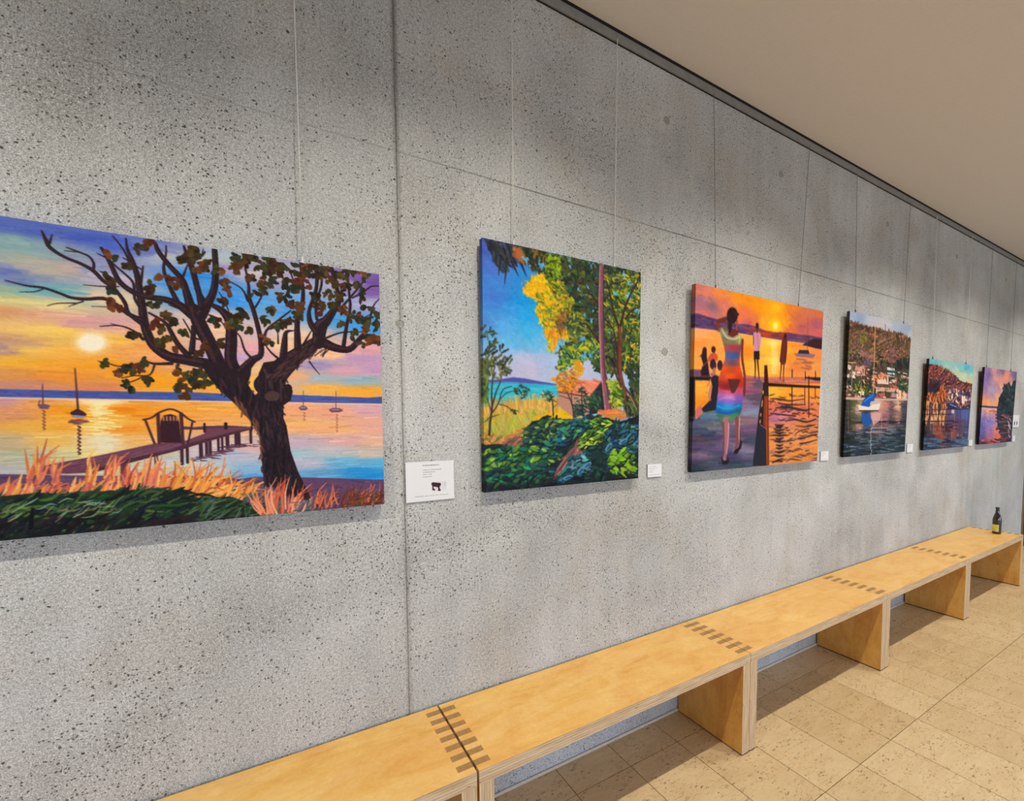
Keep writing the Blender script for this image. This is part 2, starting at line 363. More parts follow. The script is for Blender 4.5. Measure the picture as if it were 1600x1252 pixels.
# ------------------------------------------------------------------ benches
BX, BL, BH, BY0, BY1, TT, LT = 0.4878, 1.2383, 0.45, -0.012, -0.4012, 0.043, 0.046
DEP = BY0-BY1
def bench_meshes(L):
    cell = DEP/15.0
    # top: slab between the joints plus eight tongues at each end
    bm = bmesh.new(); e = .0003
    xs = (-L/2, -L/2+LT, L/2-LT, L/2)
    top = bmesh.new()
    ys = [-DEP/2+cell*k for k in range(16)]
    for zlev in (0, 1): pass
    # outline polygon with notches, extruded
    pts = []
    y = -DEP/2
    pts.append((xs[0], ys[0])); pts.append((xs[3], ys[0]))
    for k in range(15):
        if k % 2 == 0: pts += [(xs[3], ys[k]), (xs[3], ys[k+1])]
        else: pts += [(xs[2], ys[k]), (xs[2], ys[k+1])]
    for k in reversed(range(15)):
        if k % 2 == 0: pts += [(xs[0], ys[k+1]), (xs[0], ys[k])]
        else: pts += [(xs[1], ys[k+1]), (xs[1], ys[k])]
    cl = []
    for p in pts:
        if not cl or (abs(cl[-1][0]-p[0]) > 1e-7 or abs(cl[-1][1]-p[1]) > 1e-7): cl.append(p)
    if abs(cl[0][0]-cl[-1][0]) < 1e-7 and abs(cl[0][1]-cl[-1][1]) < 1e-7: cl.pop()
    vt = [top.verts.new((a, b, BH)) for a, b in cl]; vb = [top.verts.new((a, b, BH-TT)) for a, b in cl]
    f = top.faces.new(vt); g = top.faces.new(vb[::-1])
    n = len(cl)
    for k in range(n):
        q = top.faces.new((vt[k], vb[k], vb[(k+1) % n], vt[(k+1) % n])); q.material_index = 1
    bmesh.ops.triangulate(top, faces=[f, g])
    bmesh.ops.recalc_face_normals(top, faces=top.faces)
    m_top = bm_mesh(top, 'bench_top')
    leg = bmesh.new(); add_box(leg, 0, LT, -DEP/2, DEP/2, .007, BH-TT-.0002)
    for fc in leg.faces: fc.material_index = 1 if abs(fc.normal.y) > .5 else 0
    m_leg = bm_mesh(leg, 'leg_panel')
    fg = bmesh.new(); add_box(fg, e, LT-e, -cell/2+.0003, cell/2-.0003, BH-TT-.0002, BH+.0004)
    m_f = bm_mesh(fg, 'finger')
    ft = bmesh.new(); add_box(ft, .004, LT-.004, -DEP/2+.004, DEP/2-.004, .0, .007)
    m_ft = bm_mesh(ft, 'felt_strip')
    m_top.materials.append(M['veneer']); m_top.materials.append(M['ply'])
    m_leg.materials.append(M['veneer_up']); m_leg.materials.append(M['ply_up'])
    m_f.materials.append(M['endgrain']); m_ft.materials.append(M['felt'])
    return m_top, m_leg, m_f, m_ft, cell
BM_ = bench_meshes(BL-.003)
def put(name, me, parent, loc):
    o = bpy.data.objects.new(name, me); col.objects.link(o); o.parent = parent; o.location = loc; return o
def bench(x0, x1, label, dy=0.0):
    m_top, m_leg, m_f, m_ft, cell = BM_
    L = BL-.003
    b = empty('bench', ((x0+x1)/2, (BY0+BY1)/2+dy, 0)); tag(b, label, 'bench', 'plywood benches along the wall')
    put('bench_top', m_top, b, (0, 0, 0))
    for sx in (-L/2, L/2-LT):
        lg = put('leg_panel', m_leg, b, (sx, 0, 0))
        for k in range(7):
            put('finger', m_f, lg, (0, -DEP/2+cell*(2*k+1.5), 0))
        put('felt_strip', m_ft, lg, (0, 0, 0))
labels = ['plywood bench cut off by the lower edge, nearest one under the tree painting',
          'long plywood bench in the foreground, between the dark gap and the second joint',
          'third plywood bench along the wall, below the sunset jetty painting',
          'fourth plywood bench along the wall, next to the one with the bottle',
          'farthest plywood bench with the beer bottle standing on it']
for i, lb in enumerate(labels):
    x0 = BX+(i-1)*BL; gap = .0012
    bench(x0+gap-(0.004 if i == 0 else 0), x0+BL-gap-(0.004 if i == 0 else 0), lb, 0.0)
# ------------------------------------------------------------------ painter: strokes on a canvas, in code
class Canvas:
    """A painted surface: x0..x1 wide, z0..z1 high, front face from y=yb (bottom) to y=yt (top)."""
    def __init__(s, x0, x1, z0, z1, yb, yt, res, seed):
        s.x0, s.x1, s.z0, s.z1, s.yb, s.yt = x0, x1, z0, z1, yb, yt
        s.w = int(round((x1-x0)/res))+1; s.h = int(round((z1-z0)/res))+1; s.res = res
        s.im = np.zeros((s.h, s.w, 3)); s.rng = np.random.default_rng(seed)
        s.X, s.Y = np.meshgrid(np.arange(s.w, dtype=float), np.arange(s.h, dtype=float))
        wx = x0+(x1-x0)*s.X/(s.w-1); v = s.Y/(s.h-1); wz = z1+(z0-z1)*v; wy = yt+(yb-yt)*v
        d = np.stack([wx, wy, wz], -1)-CO; dz = d@CF
        s.PX = PCX+FOC*(d@CR)/dz; s.PY = PCY-FOC*(d@CU)/dz
        s.k = 1.0
        a = s.m([((s.PX.min()+s.PX.max())/2, 600.0), ((s.PX.min()+s.PX.max())/2, 640.0)]); s.k = abs(a[1][1]-a[0][1])/40.0
    def m(s, pts):
        p = np.asarray(pts, float); ray = pix_ray(p[:, 0], p[:, 1])
        # plane: y = yb + (z-z0)/(z1-z0)*(yt-yb)
        g = (s.yt-s.yb)/(s.z1-s.z0)
        t = (s.yb+g*(CO[2]-s.z0)-CO[1])/(ray[:, 1]-g*ray[:, 2]); q = CO+t[:, None]*ray
        return np.stack([(q[:, 0]-s.x0)/(s.x1-s.x0)*(s.w-1), (s.z1-q[:, 2])/(s.z1-s.z0)*(s.h-1)], 1)
    def field(s, cps, ax=1.0, ay=2.0, p=3.0):
        st = 3; X = s.PX[::st, ::st]; Y = s.PY[::st, ::st]; num = np.zeros(X.shape+(3,)); den = np.zeros(X.shape)
        for x, y, c in cps:
            w = 1.0/((((X-x)*ax)**2+((Y-y)*ay)**2)**(p/2)+30.0); num += w[..., None]*np.array(c, float); den += w
        f = num/den[..., None]
        yi = np.clip(np.arange(s.h)/st, 0, f.shape[0]-1.001); xi = np.clip(np.arange(s.w)/st, 0, f.shape[1]-1.001)
        y0 = yi.astype(int); x0 = xi.astype(int); fy = (yi-y0)[:, None, None]; fx = (xi-x0)[None, :, None]
        return (f[y0][:, x0]*(1-fy)*(1-fx)+f[y0+1][:, x0]*fy*(1-fx)+f[y0][:, x0+1]*(1-fy)*fx+f[y0+1][:, x0+1]*fy*fx)
    def seg(s, x0, y0, x1, y1, r0, r1, c, a=1.0):
        R = max(r0, r1)+1.5
        ax, bx = int(max(0, math.floor(min(x0, x1)-R))), int(min(s.w, math.ceil(max(x0, x1)+R)+1))
        ay, by = int(max(0, math.floor(min(y0, y1)-R))), int(min(s.h, math.ceil(max(y0, y1)+R)+1))
        if ax >= bx or ay >= by: return
        X = s.X[ay:by, ax:bx]; Y = s.Y[ay:by, ax:bx]; dx, dy = x1-x0, y1-y0; L2 = dx*dx+dy*dy+1e-9
        t = np.clip(((X-x0)*dx+(Y-y0)*dy)/L2, 0, 1)
        d = np.sqrt((X-x0-t*dx)**2+(Y-y0-t*dy)**2)
        al = (np.clip(r0+(r1-r0)*t-d+.5, 0, 1)*a)[..., None]
        v = s.im[ay:by, ax:bx]; v += al*(np.asarray(c, float)-v)
    def line(s, pts, w, c, a=1.0, smooth=True, jit=0.0):
        """pts: photo pixels (x, y) or (x, y, width); width in photo pixels"""
        P = np.array([q[:2] for q in pts], float)
        W = np.array([(q[2] if len(q) > 2 else w) for q in pts], float)
        if smooth and len(P) > 2:
            out, ow = [], []
            for i in range(len(P)-1):
                p0, p1, p2, p3 = P[max(i-1, 0)], P[i], P[i+1], P[min(i+2, len(P)-1)]
                n = 4
                for k in range(n):
                    t = k/n
                    out.append(.5*((2*p1)+(-p0+p2)*t+(2*p0-5*p1+4*p2-p3)*t*t+(-p0+3*p1-3*p2+p3)*t**3)); ow.append(W[i]*(1-t)+W[i+1]*t)
            out.append(P[-1]); ow.append(W[-1]); P = np.array(out); W = np.array(ow)
        Q = s.m(P); r = W*s.k/2; c = np.asarray(c, float)
        for i in range(len(Q)-1):
            cc = c+s.rng.normal(0, jit, 3) if jit else c
            s.seg(Q[i][0], Q[i][1], Q[i+1][0], Q[i+1][1], r[i], r[i+1], cc, a)
    def mask(s, pts):
        Q = s.m(pts); ax, bx = int(max(0, Q[:, 0].min()-1)), int(min(s.w, Q[:, 0].max()+2)); ay, by = int(max(0, Q[:, 1].min()-1)), int(min(s.h, Q[:, 1].max()+2))
        if ax >= bx or ay >= by: return None
        acc = np.zeros((by-ay, bx-ax))
        for ox in (-.25, .25):
            for oy in (-.25, .25):
                X = s.X[ay:by, ax:bx]+ox; Y = s.Y[ay:by, ax:bx]+oy; ins = np.zeros(X.shape, bool)
                for i in range(len(Q)):
                    (xa, ya), (xb, yb) = Q[i], Q[(i+1) % len(Q)]
                    if ya == yb: continue
                    cond = (ya > Y) != (yb > Y); ins ^= cond & (X < (xb-xa)*(Y-ya)/(yb-ya)+xa)
                acc += ins
        return ax, bx, ay, by, acc/4
    def poly(s, pts, c, a=1.0):
        r = s.mask(pts)
        if r is None: return
        ax, bx, ay, by, mk = r; v = s.im[ay:by, ax:bx]; v += (mk*a)[..., None]*(np.asarray(c, float)-v)
    def blend(s, pts, F):
        r = s.mask(pts)
        if r is None: return
        ax, bx, ay, by, mk = r; v = s.im[ay:by, ax:bx]; v += mk[..., None]*(F[ay:by, ax:bx]-v)
    def ell(s, x, y, rx, ry, c, a=1.0, n=20, rot=0.0):
        s.poly([(x+rx*math.cos(t)*math.cos(rot)-ry*math.sin(t)*math.sin(rot), y+rx*math.cos(t)*math.sin(rot)+ry*math.sin(t)*math.cos(rot)) for t in [2*math.pi*k/n for k in range(n)]], c, a)
    def dabs(s, n, pts, pal, length, width, ang, aj=0.25, cj=8, a=0.85, src=None, curve=0.0):
        """n short strokes inside a polygon of photo pixels; pal: list of colours, or None to take the colour of src"""
        P = np.asarray(pts, float); x0, y0 = P.min(0); x1, y1 = P.max(0); got = 0; tries = 0
        g = s.rng
        while got < n and tries < n*12:
            tries += 1; x = g.uniform(x0, x1); y = g.uniform(y0, y1); ins = False
            for i in range(len(P)):
                xa, ya = P[i]; xb, yb = P[(i+1) % len(P)]
                if (ya > y) != (yb > y) and x < (xb-xa)*(y-ya)/(yb-ya)+xa: ins = not ins
            if not ins: continue
            got += 1
            th = (ang(x, y) if callable(ang) else ang)+g.normal(0, aj); L = length*g.uniform(.5, 1.3); wd = width*g.uniform(.6, 1.35)
            q = s.m([(x, y)])[0]
            if pal is None:
                ix = int(np.clip(q[0], 0, s.w-1)); iy = int(np.clip(q[1], 0, s.h-1)); c = src[iy, ix]
            else: c = np.array(pal[int(g.integers(len(pal)))], float)
            c = np.clip(c+g.normal(0, cj)+g.normal(0, cj*.5, 3), 4, 252)
            dx, dy = math.cos(th)*L/2, math.sin(th)*L/2
            if curve:
                mx, my = x-math.sin(th)*L*curve*g.uniform(-1, 1), y+math.cos(th)*L*curve*g.uniform(-1, 1)
                s.line([(x-dx, y-dy, wd*.5), (mx, my, wd), (x+dx, y+dy, wd*.4)], wd, c, a)
            else:
                s.line([(x-dx, y-dy, wd), (x+dx, y+dy, wd*.6)], wd, c, a, False)
    def paintover(s, n, f, length, width, ang, aj=.1, cj=9, a=.8, mk=None):
        g = s.rng; k = s.k
        for _ in range(n):
            x = g.uniform(0, s.w-1); y = g.uniform(0, s.h-1)
            if mk is not None and not mk(s.PX[int(y), int(x)], s.PY[int(y), int(x)]): continue
            c = np.clip(f[int(y), int(x)]+g.normal(0, cj)+g.normal(0, cj*.4, 3), 4, 252); th = ang+g.normal(0, aj); L = length*k*g.uniform(.5, 1.4); r = width*k*g.uniform(.5, 1.3)/2
            s.seg(x-math.cos(th)*L/2, y-math.sin(th)*L/2, x+math.cos(th)*L/2, y+math.sin(th)*L/2, r, r*.5, c, a)
    def bristle(s, amt=3.0, horiz=True):
        n = s.rng.normal(0, 1, (s.h, s.w))
        for _ in range(3):
            n = (n+np.roll(n, 1, 1)+np.roll(n, -1, 1))/3 if horiz else (n+np.roll(n, 1, 0)+np.roll(n, -1, 0))/3
        s.im += (n*amt*1.7)[..., None]
    def soften(s, a=.5):
        p = np.pad(s.im, ((1, 1), (1, 1), (0, 0)), 'edge')
        bl = (p[:-2, 1:-1]+p[2:, 1:-1]+p[1:-1, :-2]+p[1:-1, 2:]+4*p[1:-1, 1:-1]+.5*(p[:-2, :-2]+p[2:, 2:]+p[:-2, 2:]+p[2:, :-2]))/10
        s.im += a*(bl-s.im)
    def mesh(s, name, depth, gain=1.0, edge=1.0, sat=1.0, tone=1.0):
        im = np.clip(s.im, 0, 255)
        L = s2l(im)
        if sat != 1.0:
            lum = (L@np.array([.2126, .7152, .0722]))[..., None]; L = np.clip(lum+(L-lum)*sat, 0.003, 1)
        L = np.clip(gain*L**tone, 0.003, .97)
        w, h = s.w, s.h; wx = s.x0+(s.x1-s.x0)*s.X/(w-1); v = s.Y/(h-1)
        co = np.stack([wx, s.yt+(s.yb-s.yt)*v, s.z1+(s.z0-s.z1)*v], -1).reshape(-1, 3)
        idx = np.arange(w*h).reshape(h, w)
        F = np.stack([idx[:-1, :-1], idx[1:, :-1], idx[1:, 1:], idx[:-1, 1:]], -1).reshape(-1, 4)
        C = L.reshape(-1, 3)
        ring = np.concatenate([idx[0, :-1], idx[:-1, -1], idx[-1, :0:-1], idx[:0:-1, 0]])   # clockwise seen from the front
        nb = len(co); back = co[ring].copy(); back[:, 1] += depth
        rep = co[ring].copy()
        n = len(ring); a = nb+np.arange(n); b = nb+n+np.arange(n)
        side = np.stack([a, np.roll(a, -1), np.roll(b, -1), b], -1)
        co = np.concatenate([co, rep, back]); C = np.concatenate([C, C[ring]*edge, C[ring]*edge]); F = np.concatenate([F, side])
        me = bpy.data.meshes.new(name)
        me.vertices.add(len(co)); me.vertices.foreach_set('co', co.ravel().astype(np.float32))
        me.loops.add(len(F)*4); me.loops.foreach_set('vertex_index', F.ravel().astype(np.int32))
        me.polygons.add(len(F)); me.polygons.foreach_set('loop_start', (np.arange(len(F))*4).astype(np.int32))
        me.polygons.foreach_set('loop_total', np.full(len(F), 4, np.int32))
        me.update(calc_edges=True)
        at = me.color_attributes.new('paint', 'FLOAT_COLOR', 'POINT')
        at.data.foreach_set('color', np.concatenate([C, np.ones((len(C), 1))], 1).astype(np.float32).ravel())
        return me

def conv(ox, oy, k):
    return lambda *pts: [((ox+p[0]*k, oy+p[1]*k)+((p[2]*k,) if len(p) > 2 else ())) for p in pts]

# ---------- 1: tree over the lake at sunset
def paint_tree():
    c = Canvas(-0.655, 0.322, 1.197, 1.928, -.033, -.042, .00138, 11); g = c.rng
    A, B, C3, D = conv(0, 320, .2236), conv(300, 320, .2236), conv(0, 580, .2236), conv(300, 580, .2236)
    cps = [(-60, 350, (100, 125, 195)), (10, 352, (92, 112, 190)), (60, 362, (90, 108, 190)), (140, 372, (84, 104, 195)), (190, 385, (84, 110, 205)), (235, 395, (120, 130, 200)),
           (15, 375, (145, 178, 178)), (60, 390, (150, 182, 180)), (-60, 385, (150, 180, 180)), (100, 395, (150, 165, 185)), (40, 408, (185, 185, 170)), (75, 422, (185, 180, 165)), (10, 425, (112, 128, 192)), (40, 440, (112, 132, 188)), (-60, 425, (120, 130, 185)),
           (110, 420, (200, 180, 175)), (150, 420, (150, 160, 205)), (90, 455, (120, 178, 192)), (40, 455, (125, 185, 190)), (130, 465, (150, 185, 190)), (5, 452, (170, 190, 165)),
           (20, 468, (228, 214, 150)), (90, 476, (240, 222, 165)), (150, 462, (232, 205, 180)), (180, 470, (240, 215, 170)), (190, 440, (200, 185, 205)), (-60, 470, (225, 200, 150)),
           (5, 488, (222, 165, 120)), (60, 492, (228, 178, 145)), (120, 503, (225, 170, 175)), (180, 508, (222, 172, 180)), (210, 520, (240, 190, 150)),
           (10, 512, (240, 200, 130)), (60, 515, (250, 212, 130)), (100, 520, (250, 210, 110)), (60, 545, (250, 208, 110)), (10, 545, (170, 140, 160)), (25, 535, (200, 160, 140)), (100, 550, (250, 190, 95)), (-60, 540, (200, 150, 140)),
           (180, 530, (252, 205, 105)), (220, 545, (245, 175, 105)), (250, 565, (240, 165, 110)), (20, 565, (250, 195, 80)), (80, 572, (248, 178, 70)), (160, 570, (248, 172, 62)), (20, 585, (225, 160, 95)), (100, 590, (238, 160, 70)), (220, 590, (248, 168, 52)),
           (60, 600, (210, 150, 125)), (10, 604, (205, 150, 130)), (150, 603, (225, 150, 105)), (280, 600, (250, 175, 60)), (320, 590, (250, 190, 90)), (-60, 595, (215, 150, 120)),
           (255, 400, (190, 195, 205)), (270, 440, (95, 160, 230)), (310, 430, (60, 150, 232)), (300, 465, (85, 165, 235)), (340, 405, (190, 205, 210)), (350, 450, (85, 160, 235)), (375, 470, (70, 158, 238)), (350, 420, (175, 160, 205)),
           (410, 430, (215, 205, 205)), (430, 440, (180, 165, 215)), (420, 470, (110, 175, 235)), (450, 465, (120, 175, 232)), (460, 490, (90, 165, 230)), (500, 450, (175, 190, 215)), (530, 470, (150, 175, 220)), (545, 500, (80, 165, 232)), (585, 510, (75, 165, 235)),
           (560, 435, (135, 105, 175)), (590, 440, (118, 88, 165)), (585, 455, (130, 100, 175)), (575, 475, (190, 185, 215)), (540, 445, (190, 180, 205)), (600, 480, (170, 170, 215)),
           (330, 500, (235, 205, 200)), (350, 520, (245, 205, 170)), (400, 520, (215, 190, 210)), (400, 545, (238, 180, 190)), (450, 520, (238, 215, 200)), (440, 540, (248, 212, 170)), (330, 560, (200, 180, 215)), (375, 560, (205, 175, 210)), (340, 575, (238, 190, 185)), (420, 575, (248, 205, 150)),
           (470, 530, (245, 205, 165)), (520, 555, (250, 205, 160)), (570, 545, (235, 175, 185)), (560, 560, (195, 160, 200)), (500, 570, (170, 160, 205)), (540, 580, (225, 175, 190)), (590, 575, (205, 165, 200)), (460, 590, (245, 185, 140)),
           (500, 592, (170, 190, 205)), (560, 595, (155, 190, 205)), (460, 600, (220, 190, 170)), (500, 606, (250, 190, 100)), (560, 612, (250, 178, 75)), (590, 615, (245, 180, 85)), (400, 600, (250, 205, 110)), (350, 605, (248, 180, 70))]
    sky = c.field(cps, .55, 2.0, 3.2)
    wat = c.field([(-60, 640, (225, 170, 130)), (5, 627, (210, 160, 165)), (60, 630, (240, 175, 110)), (20, 650, (222, 160, 120)), (50, 665, (240, 185, 95)), (100, 640, (245, 165, 60)), (100, 665, (245, 180, 80)), (80, 690, (238, 195, 110)), (20, 690, (205, 185, 150)), (40, 715, (190, 195, 175)), (90, 715, (215, 210, 165)), (-60, 700, (190, 180, 160)), (10, 735, (190, 190, 190)),
                   (158, 628, (255, 238, 190)), (160, 645, (254, 205, 100)), (158, 665, (254, 222, 130)), (160, 690, (240, 228, 190)), (150, 710, (245, 225, 165)), (130, 650, (248, 170, 60)), (190, 640, (244, 145, 40)), (200, 670, (246, 165, 70)), (250, 650, (245, 160, 65)), (220, 690, (240, 190, 120)),
                   (300, 640, (248, 175, 85)), (340, 640, (246, 182, 95)), (350, 655, (242, 180, 110)), (380, 650, (245, 180, 100)), (320, 700, (215, 200, 205)), (360, 710, (190, 195, 215)), (390, 700, (225, 190, 190)), (380, 735, (150, 190, 225)), (340, 735, (200, 210, 220)), (400, 745, (100, 170, 225)), (300, 725, (205, 215, 215)),
                   (460, 640, (245, 180, 140)), (520, 645, (240, 178, 150)), (580, 640, (222, 178, 190)), (460, 665, (246, 190, 130)), (520, 670, (245, 188, 140)), (590, 665, (235, 180, 165)), (470, 690, (205, 185, 200)), (540, 690, (228, 180, 180)), (590, 690, (235, 190, 165)),
                   (460, 710, (180, 205, 220)), (520, 705, (200, 200, 205)), (580, 710, (215, 200, 190)), (480, 725, (200, 195, 215)), (540, 722, (120, 185, 220)), (595, 722, (110, 185, 225)), (490, 740, (120, 175, 215)), (560, 737, (60, 155, 220)), (590, 745, (50, 150, 220))], .5, 2.2, 3.2)
    hz = lambda x: 622+(x)*.0165
    c.im[:] = np.where((c.PY < hz(c.PX))[..., None], sky, wat)
    f = c.im.copy()
    c.paintover(2600, f, 46, 5, .0, .06, 7, .55, lambda x, y: y < hz(x))
    c.paintover(3200, f, 30, 2.4, .0, .03, 15, .65, lambda x, y: y > hz(x)+2)
    # sun
    for rx, a in ((34, .2), (28, .35), (24, .6), (20, .9)): c.ell(143, 535.5, rx, rx*.64, (255, 236, 190) if rx > 22 else (255, 246, 226), a)
    # far shore
    c.poly([(-140, 605), (0, 608), (100, 610.5), (240, 612.5), (300, 613), (360, 616), (455, 617), (520, 619.5), (575, 621.5), (610, 619), (610, 631), (455, 628.5), (300, 626), (150, 623), (0, 620.5), (-140, 618)], (78, 96, 168))
    c.dabs(180, [(-100, 608), (240, 614), (600, 623), (600, 629), (240, 623), (-100, 618)], [(62, 84, 165), (95, 105, 175), (70, 110, 190), (105, 100, 170)], 26, 2.4, .02, .03, 5, .7)
    c.line([(-100, 620), (150, 624.5), (300, 627), (455, 630), (600, 632.5)], 2.2, (235, 215, 200), .8, False)
    # sun glitter
    for _ in range(120):
        y = g.uniform(628, 715); wd = 7+16*abs(math.sin((y-628)/28))
        x = 158+g.normal(0, wd*.55)+(y-628)*.06; c.line([(x-g.uniform(3, 11), y), (x+g.uniform(3, 11), y+.3)], 1.6, (255, 240, 185) if y < 680 else (240, 232, 205), .75, False)
    # sailing boats
    dk = (92, 62, 92)
    c.line(C3((297, 92, 5), (300, 235, 7)), 1.5, dk); c.poly(C3((262, 236), (300, 228), (352, 240), (335, 266), (278, 264)), (120, 92, 118)); c.line(C3((278, 205, 5), (268, 240, 5)), 1, dk)
    c.line(C3((524, -18, 6), (545, 265, 11)), 2, (84, 48, 58)); c.poly(C3((490, 288), (540, 262), (578, 280), (607, 302), (600, 314), (495, 306)), (70, 44, 62)); c.poly(C3((500, 308), (600, 314), (580, 328), (508, 324)), (150, 150, 170)); c.dabs(14, C3((500, 335), (600, 335), (575, 375), (520, 375)), [(120, 70, 90), (150, 90, 90)], 12, 2.2, 0, .05)
    for y in range(385, 580, 26): c.line(C3((545, y, 9), (562, y+9, 8), (548, y+18, 6)), 2, (96, 52, 60), .9)
    for y in range(275, 415, 24): c.line(C3((300, y, 8), (314, y+9, 7), (304, y+17, 5)), 2, (150, 92, 80), .8)
    for x, yt, yb, hw, ye in ((778, 138, 248, 33, 350), (1006, 140, 262, 52, 420)):
        c.line(D((x, yt, 4), (x, yb, 6)), 1.2, (110, 72, 95)); c.poly(D((x-hw, yb+8), (x-hw*.4, yb-5), (x+hw*.5, yb-2), (x+hw, yb+14), (x+hw*.5, yb+26), (x-hw*.6, yb+26)), (115, 82, 110)); c.line(D((x-hw*.5, yb+8, 9), (x+hw*.4, yb+9, 7)), 2, (200, 170, 185), .9)
        for y in range(yb+40, ye, 22): c.line(D((x+2, y, 8), (x+11, y+8, 7), (x+3, y+15, 5)), 2, (190, 120, 95), .85)
    # shore and shade
    c.poly([(-140, 738), (0, 741), (60, 742), (180, 744), (300, 744), (345, 744), (372, 749), (400, 745), (440, 747), (470, 746), (510, 747), (560, 748.5), (610, 750), (610, 800), (-140, 860)], (104, 78, 112))
    c.dabs(260, [(-100, 742), (340, 748), (600, 753), (600, 790), (-100, 800)], [(92, 72, 108), (122, 84, 112), (80, 70, 105), (135, 95, 110)], 22, 3, .02, .06, 6, .7)
    # jetty
    wd, wd2 = (118, 74, 92), (72, 42, 56)
    for x, y0, y1, w_ in ((60, 500, 600, 22), (100, 490, 585, 18), (125, 490, 583, 20), (183, 470, 562, 16), (210, 460, 556, 15), (246, 450, 530, 24), (305, 440, 520, 18), (325, 430, 516, 24), (409, 408, 502, 18)):
        c.line(D((x, y0, w_), (x+3, y1, w_)), 3, wd2); c.dabs(7, D((x-60, y1), (x+60, y1-6), (x+50, y1+28), (x-80, y1+34)), [(88, 58, 78), (110, 76, 98)], 11, 2.0, .03, .08, 6)
    for x, y0, y1, w_ in ((1270, 540, 650, 20), (1308, 535, 640, 18), (1405, 500, 590, 20), (862, 640, 725, 34), (650, 690, 735, 30), (1090, 590, 665, 22)):
        c.line(C3((x, y0, w_), (x+3, y1, w_)), 3, (110, 66, 74) if x < 1200 else wd2)
    c.poly(C3((1270, 385), (1431, 398))+D((0, 392), (90, 385), (240, 380), (390, 388), (390, 398), (240, 408), (0, 410))+C3((1431, 412), (1270, 408)), (96, 62, 84))
    c.poly(C3((240, 690), (330, 655), (700, 588), (1080, 506), (1290, 488), (1431, 436))+D((90, 402), (240, 395), (425, 388), (432, 402), (300, 436), (0, 524))+C3((1280, 545), (900, 642), (640, 712), (330, 722)), wd)
    c.poly(C3((640, 690), (900, 615), (1280, 518))+D((0, 500), (300, 420), (430, 398), (432, 404), (300, 438), (0, 526))+C3((1280, 547), (900, 644), (640, 714)), (84, 50, 66))
    c.dabs(80, C3((400, 660), (1080, 520), (1290, 500), (1280, 530), (900, 610), (640, 680)), [(136, 88, 104), (108, 66, 86), (128, 92, 116)], 26, 2, -.22, .05, 6, .6)
    for x in (87, 236): c.line(D((x, 368, 14 if x < 100 else 22), (x, 400 if x > 100 else 425, 14 if x < 100 else 20)), 3, (52, 34, 40))
    # gate on the jetty
    gt = (84, 48, 58)
    c.poly(C3((1122, 352), (1140, 312), (1190, 300), (1238, 316), (1252, 358), (1268, 502), (1108, 500)), (64, 34, 46))
    for x in (1142, 1165, 1190, 1214, 1236): c.line(C3((x, 320, 10), (x+1, 344, 10)), 2, (206, 150, 110), .85)
    c.line(C3((1104, 302, 20), (1112, 502, 18)), 4, gt); c.line(C3((1265, 298, 22), (1279, 508, 20)), 4, gt)
    c.line(C3((1000, 340, 12), (1060, 326, 12), (1108, 292, 13), (1190, 266, 12), (1262, 292, 13), (1312, 332, 12), (1362, 356, 11)), 2.6, gt)
    c.line(C3((1016, 344, 14), (1080, 506, 14)), 3, gt); c.line(C3((1345, 356, 13), (1312, 512, 12)), 3, gt)
    # grasses
    og = [(236, 140, 84), (245, 172, 105), (204, 108, 88), (226, 128, 108), (246, 190, 120), (190, 96, 92)]
    def tuft(x, y, n, ln, spread, lean, pal, wd=2.6):
        for _ in range(n):
            bx = x+g.normal(0, spread); by = y+g.normal(0, 4); L = ln*g.uniform(.55, 1.15); th = lean+g.normal(0, .22); b = g.normal(.12, .2)
            q = [(bx, by, wd), (bx+math.sin(th)*L*.5, by-math.cos(th)*L*.5, wd*.9), (bx+math.sin(th+b)*L, by-math.cos(th+b)*L, wd*.3)]
            c.line(q, wd, np.clip(np.array(pal[int(g.integers(len(pal)))], float)+g.normal(0, 9), 5, 250), .88)
    for x in range(-130, 190, 13): tuft(x, 774-max(0, x)*.02, 7, 27, 9, .45, og, 3.2)
    for x, y, L in ((45, 748, 62), (60, 752, 46), (85, 752, 40), (138, 752, 46), (165, 748, 42), (175, 745, 40)): tuft(x, y, 7, L, 4, .22, og, 3.0)
    for x in range(195, 265, 9): tuft(x, 770, 6, 56, 7, .22, og, 3.6)
    for x in range(265, 345, 9): tuft(x, 774, 8, 54, 8, .62, [(245, 170, 90), (240, 150, 80), (250, 190, 110), (200, 110, 70), (226, 130, 80)], 3.4)
    for x in range(330, 392, 12): tuft(x, 778, 6, 40, 8, .9, [(245, 170, 90), (240, 150, 80), (250, 190, 110), (200, 110, 70)], 3.2)
    # trunk and branches
    bk, bk2 = (46, 30, 38), (84, 54, 56)
    def br(pts, cl=bk):
        c.line([(a, d, e*.88) for a, d, e in pts], 3, cl, 1.0, True, 3)
        c.line([(a-e*.22, d-e*.12, e*.22) for a, d, e in pts], 1, (86, 58, 62), .5)
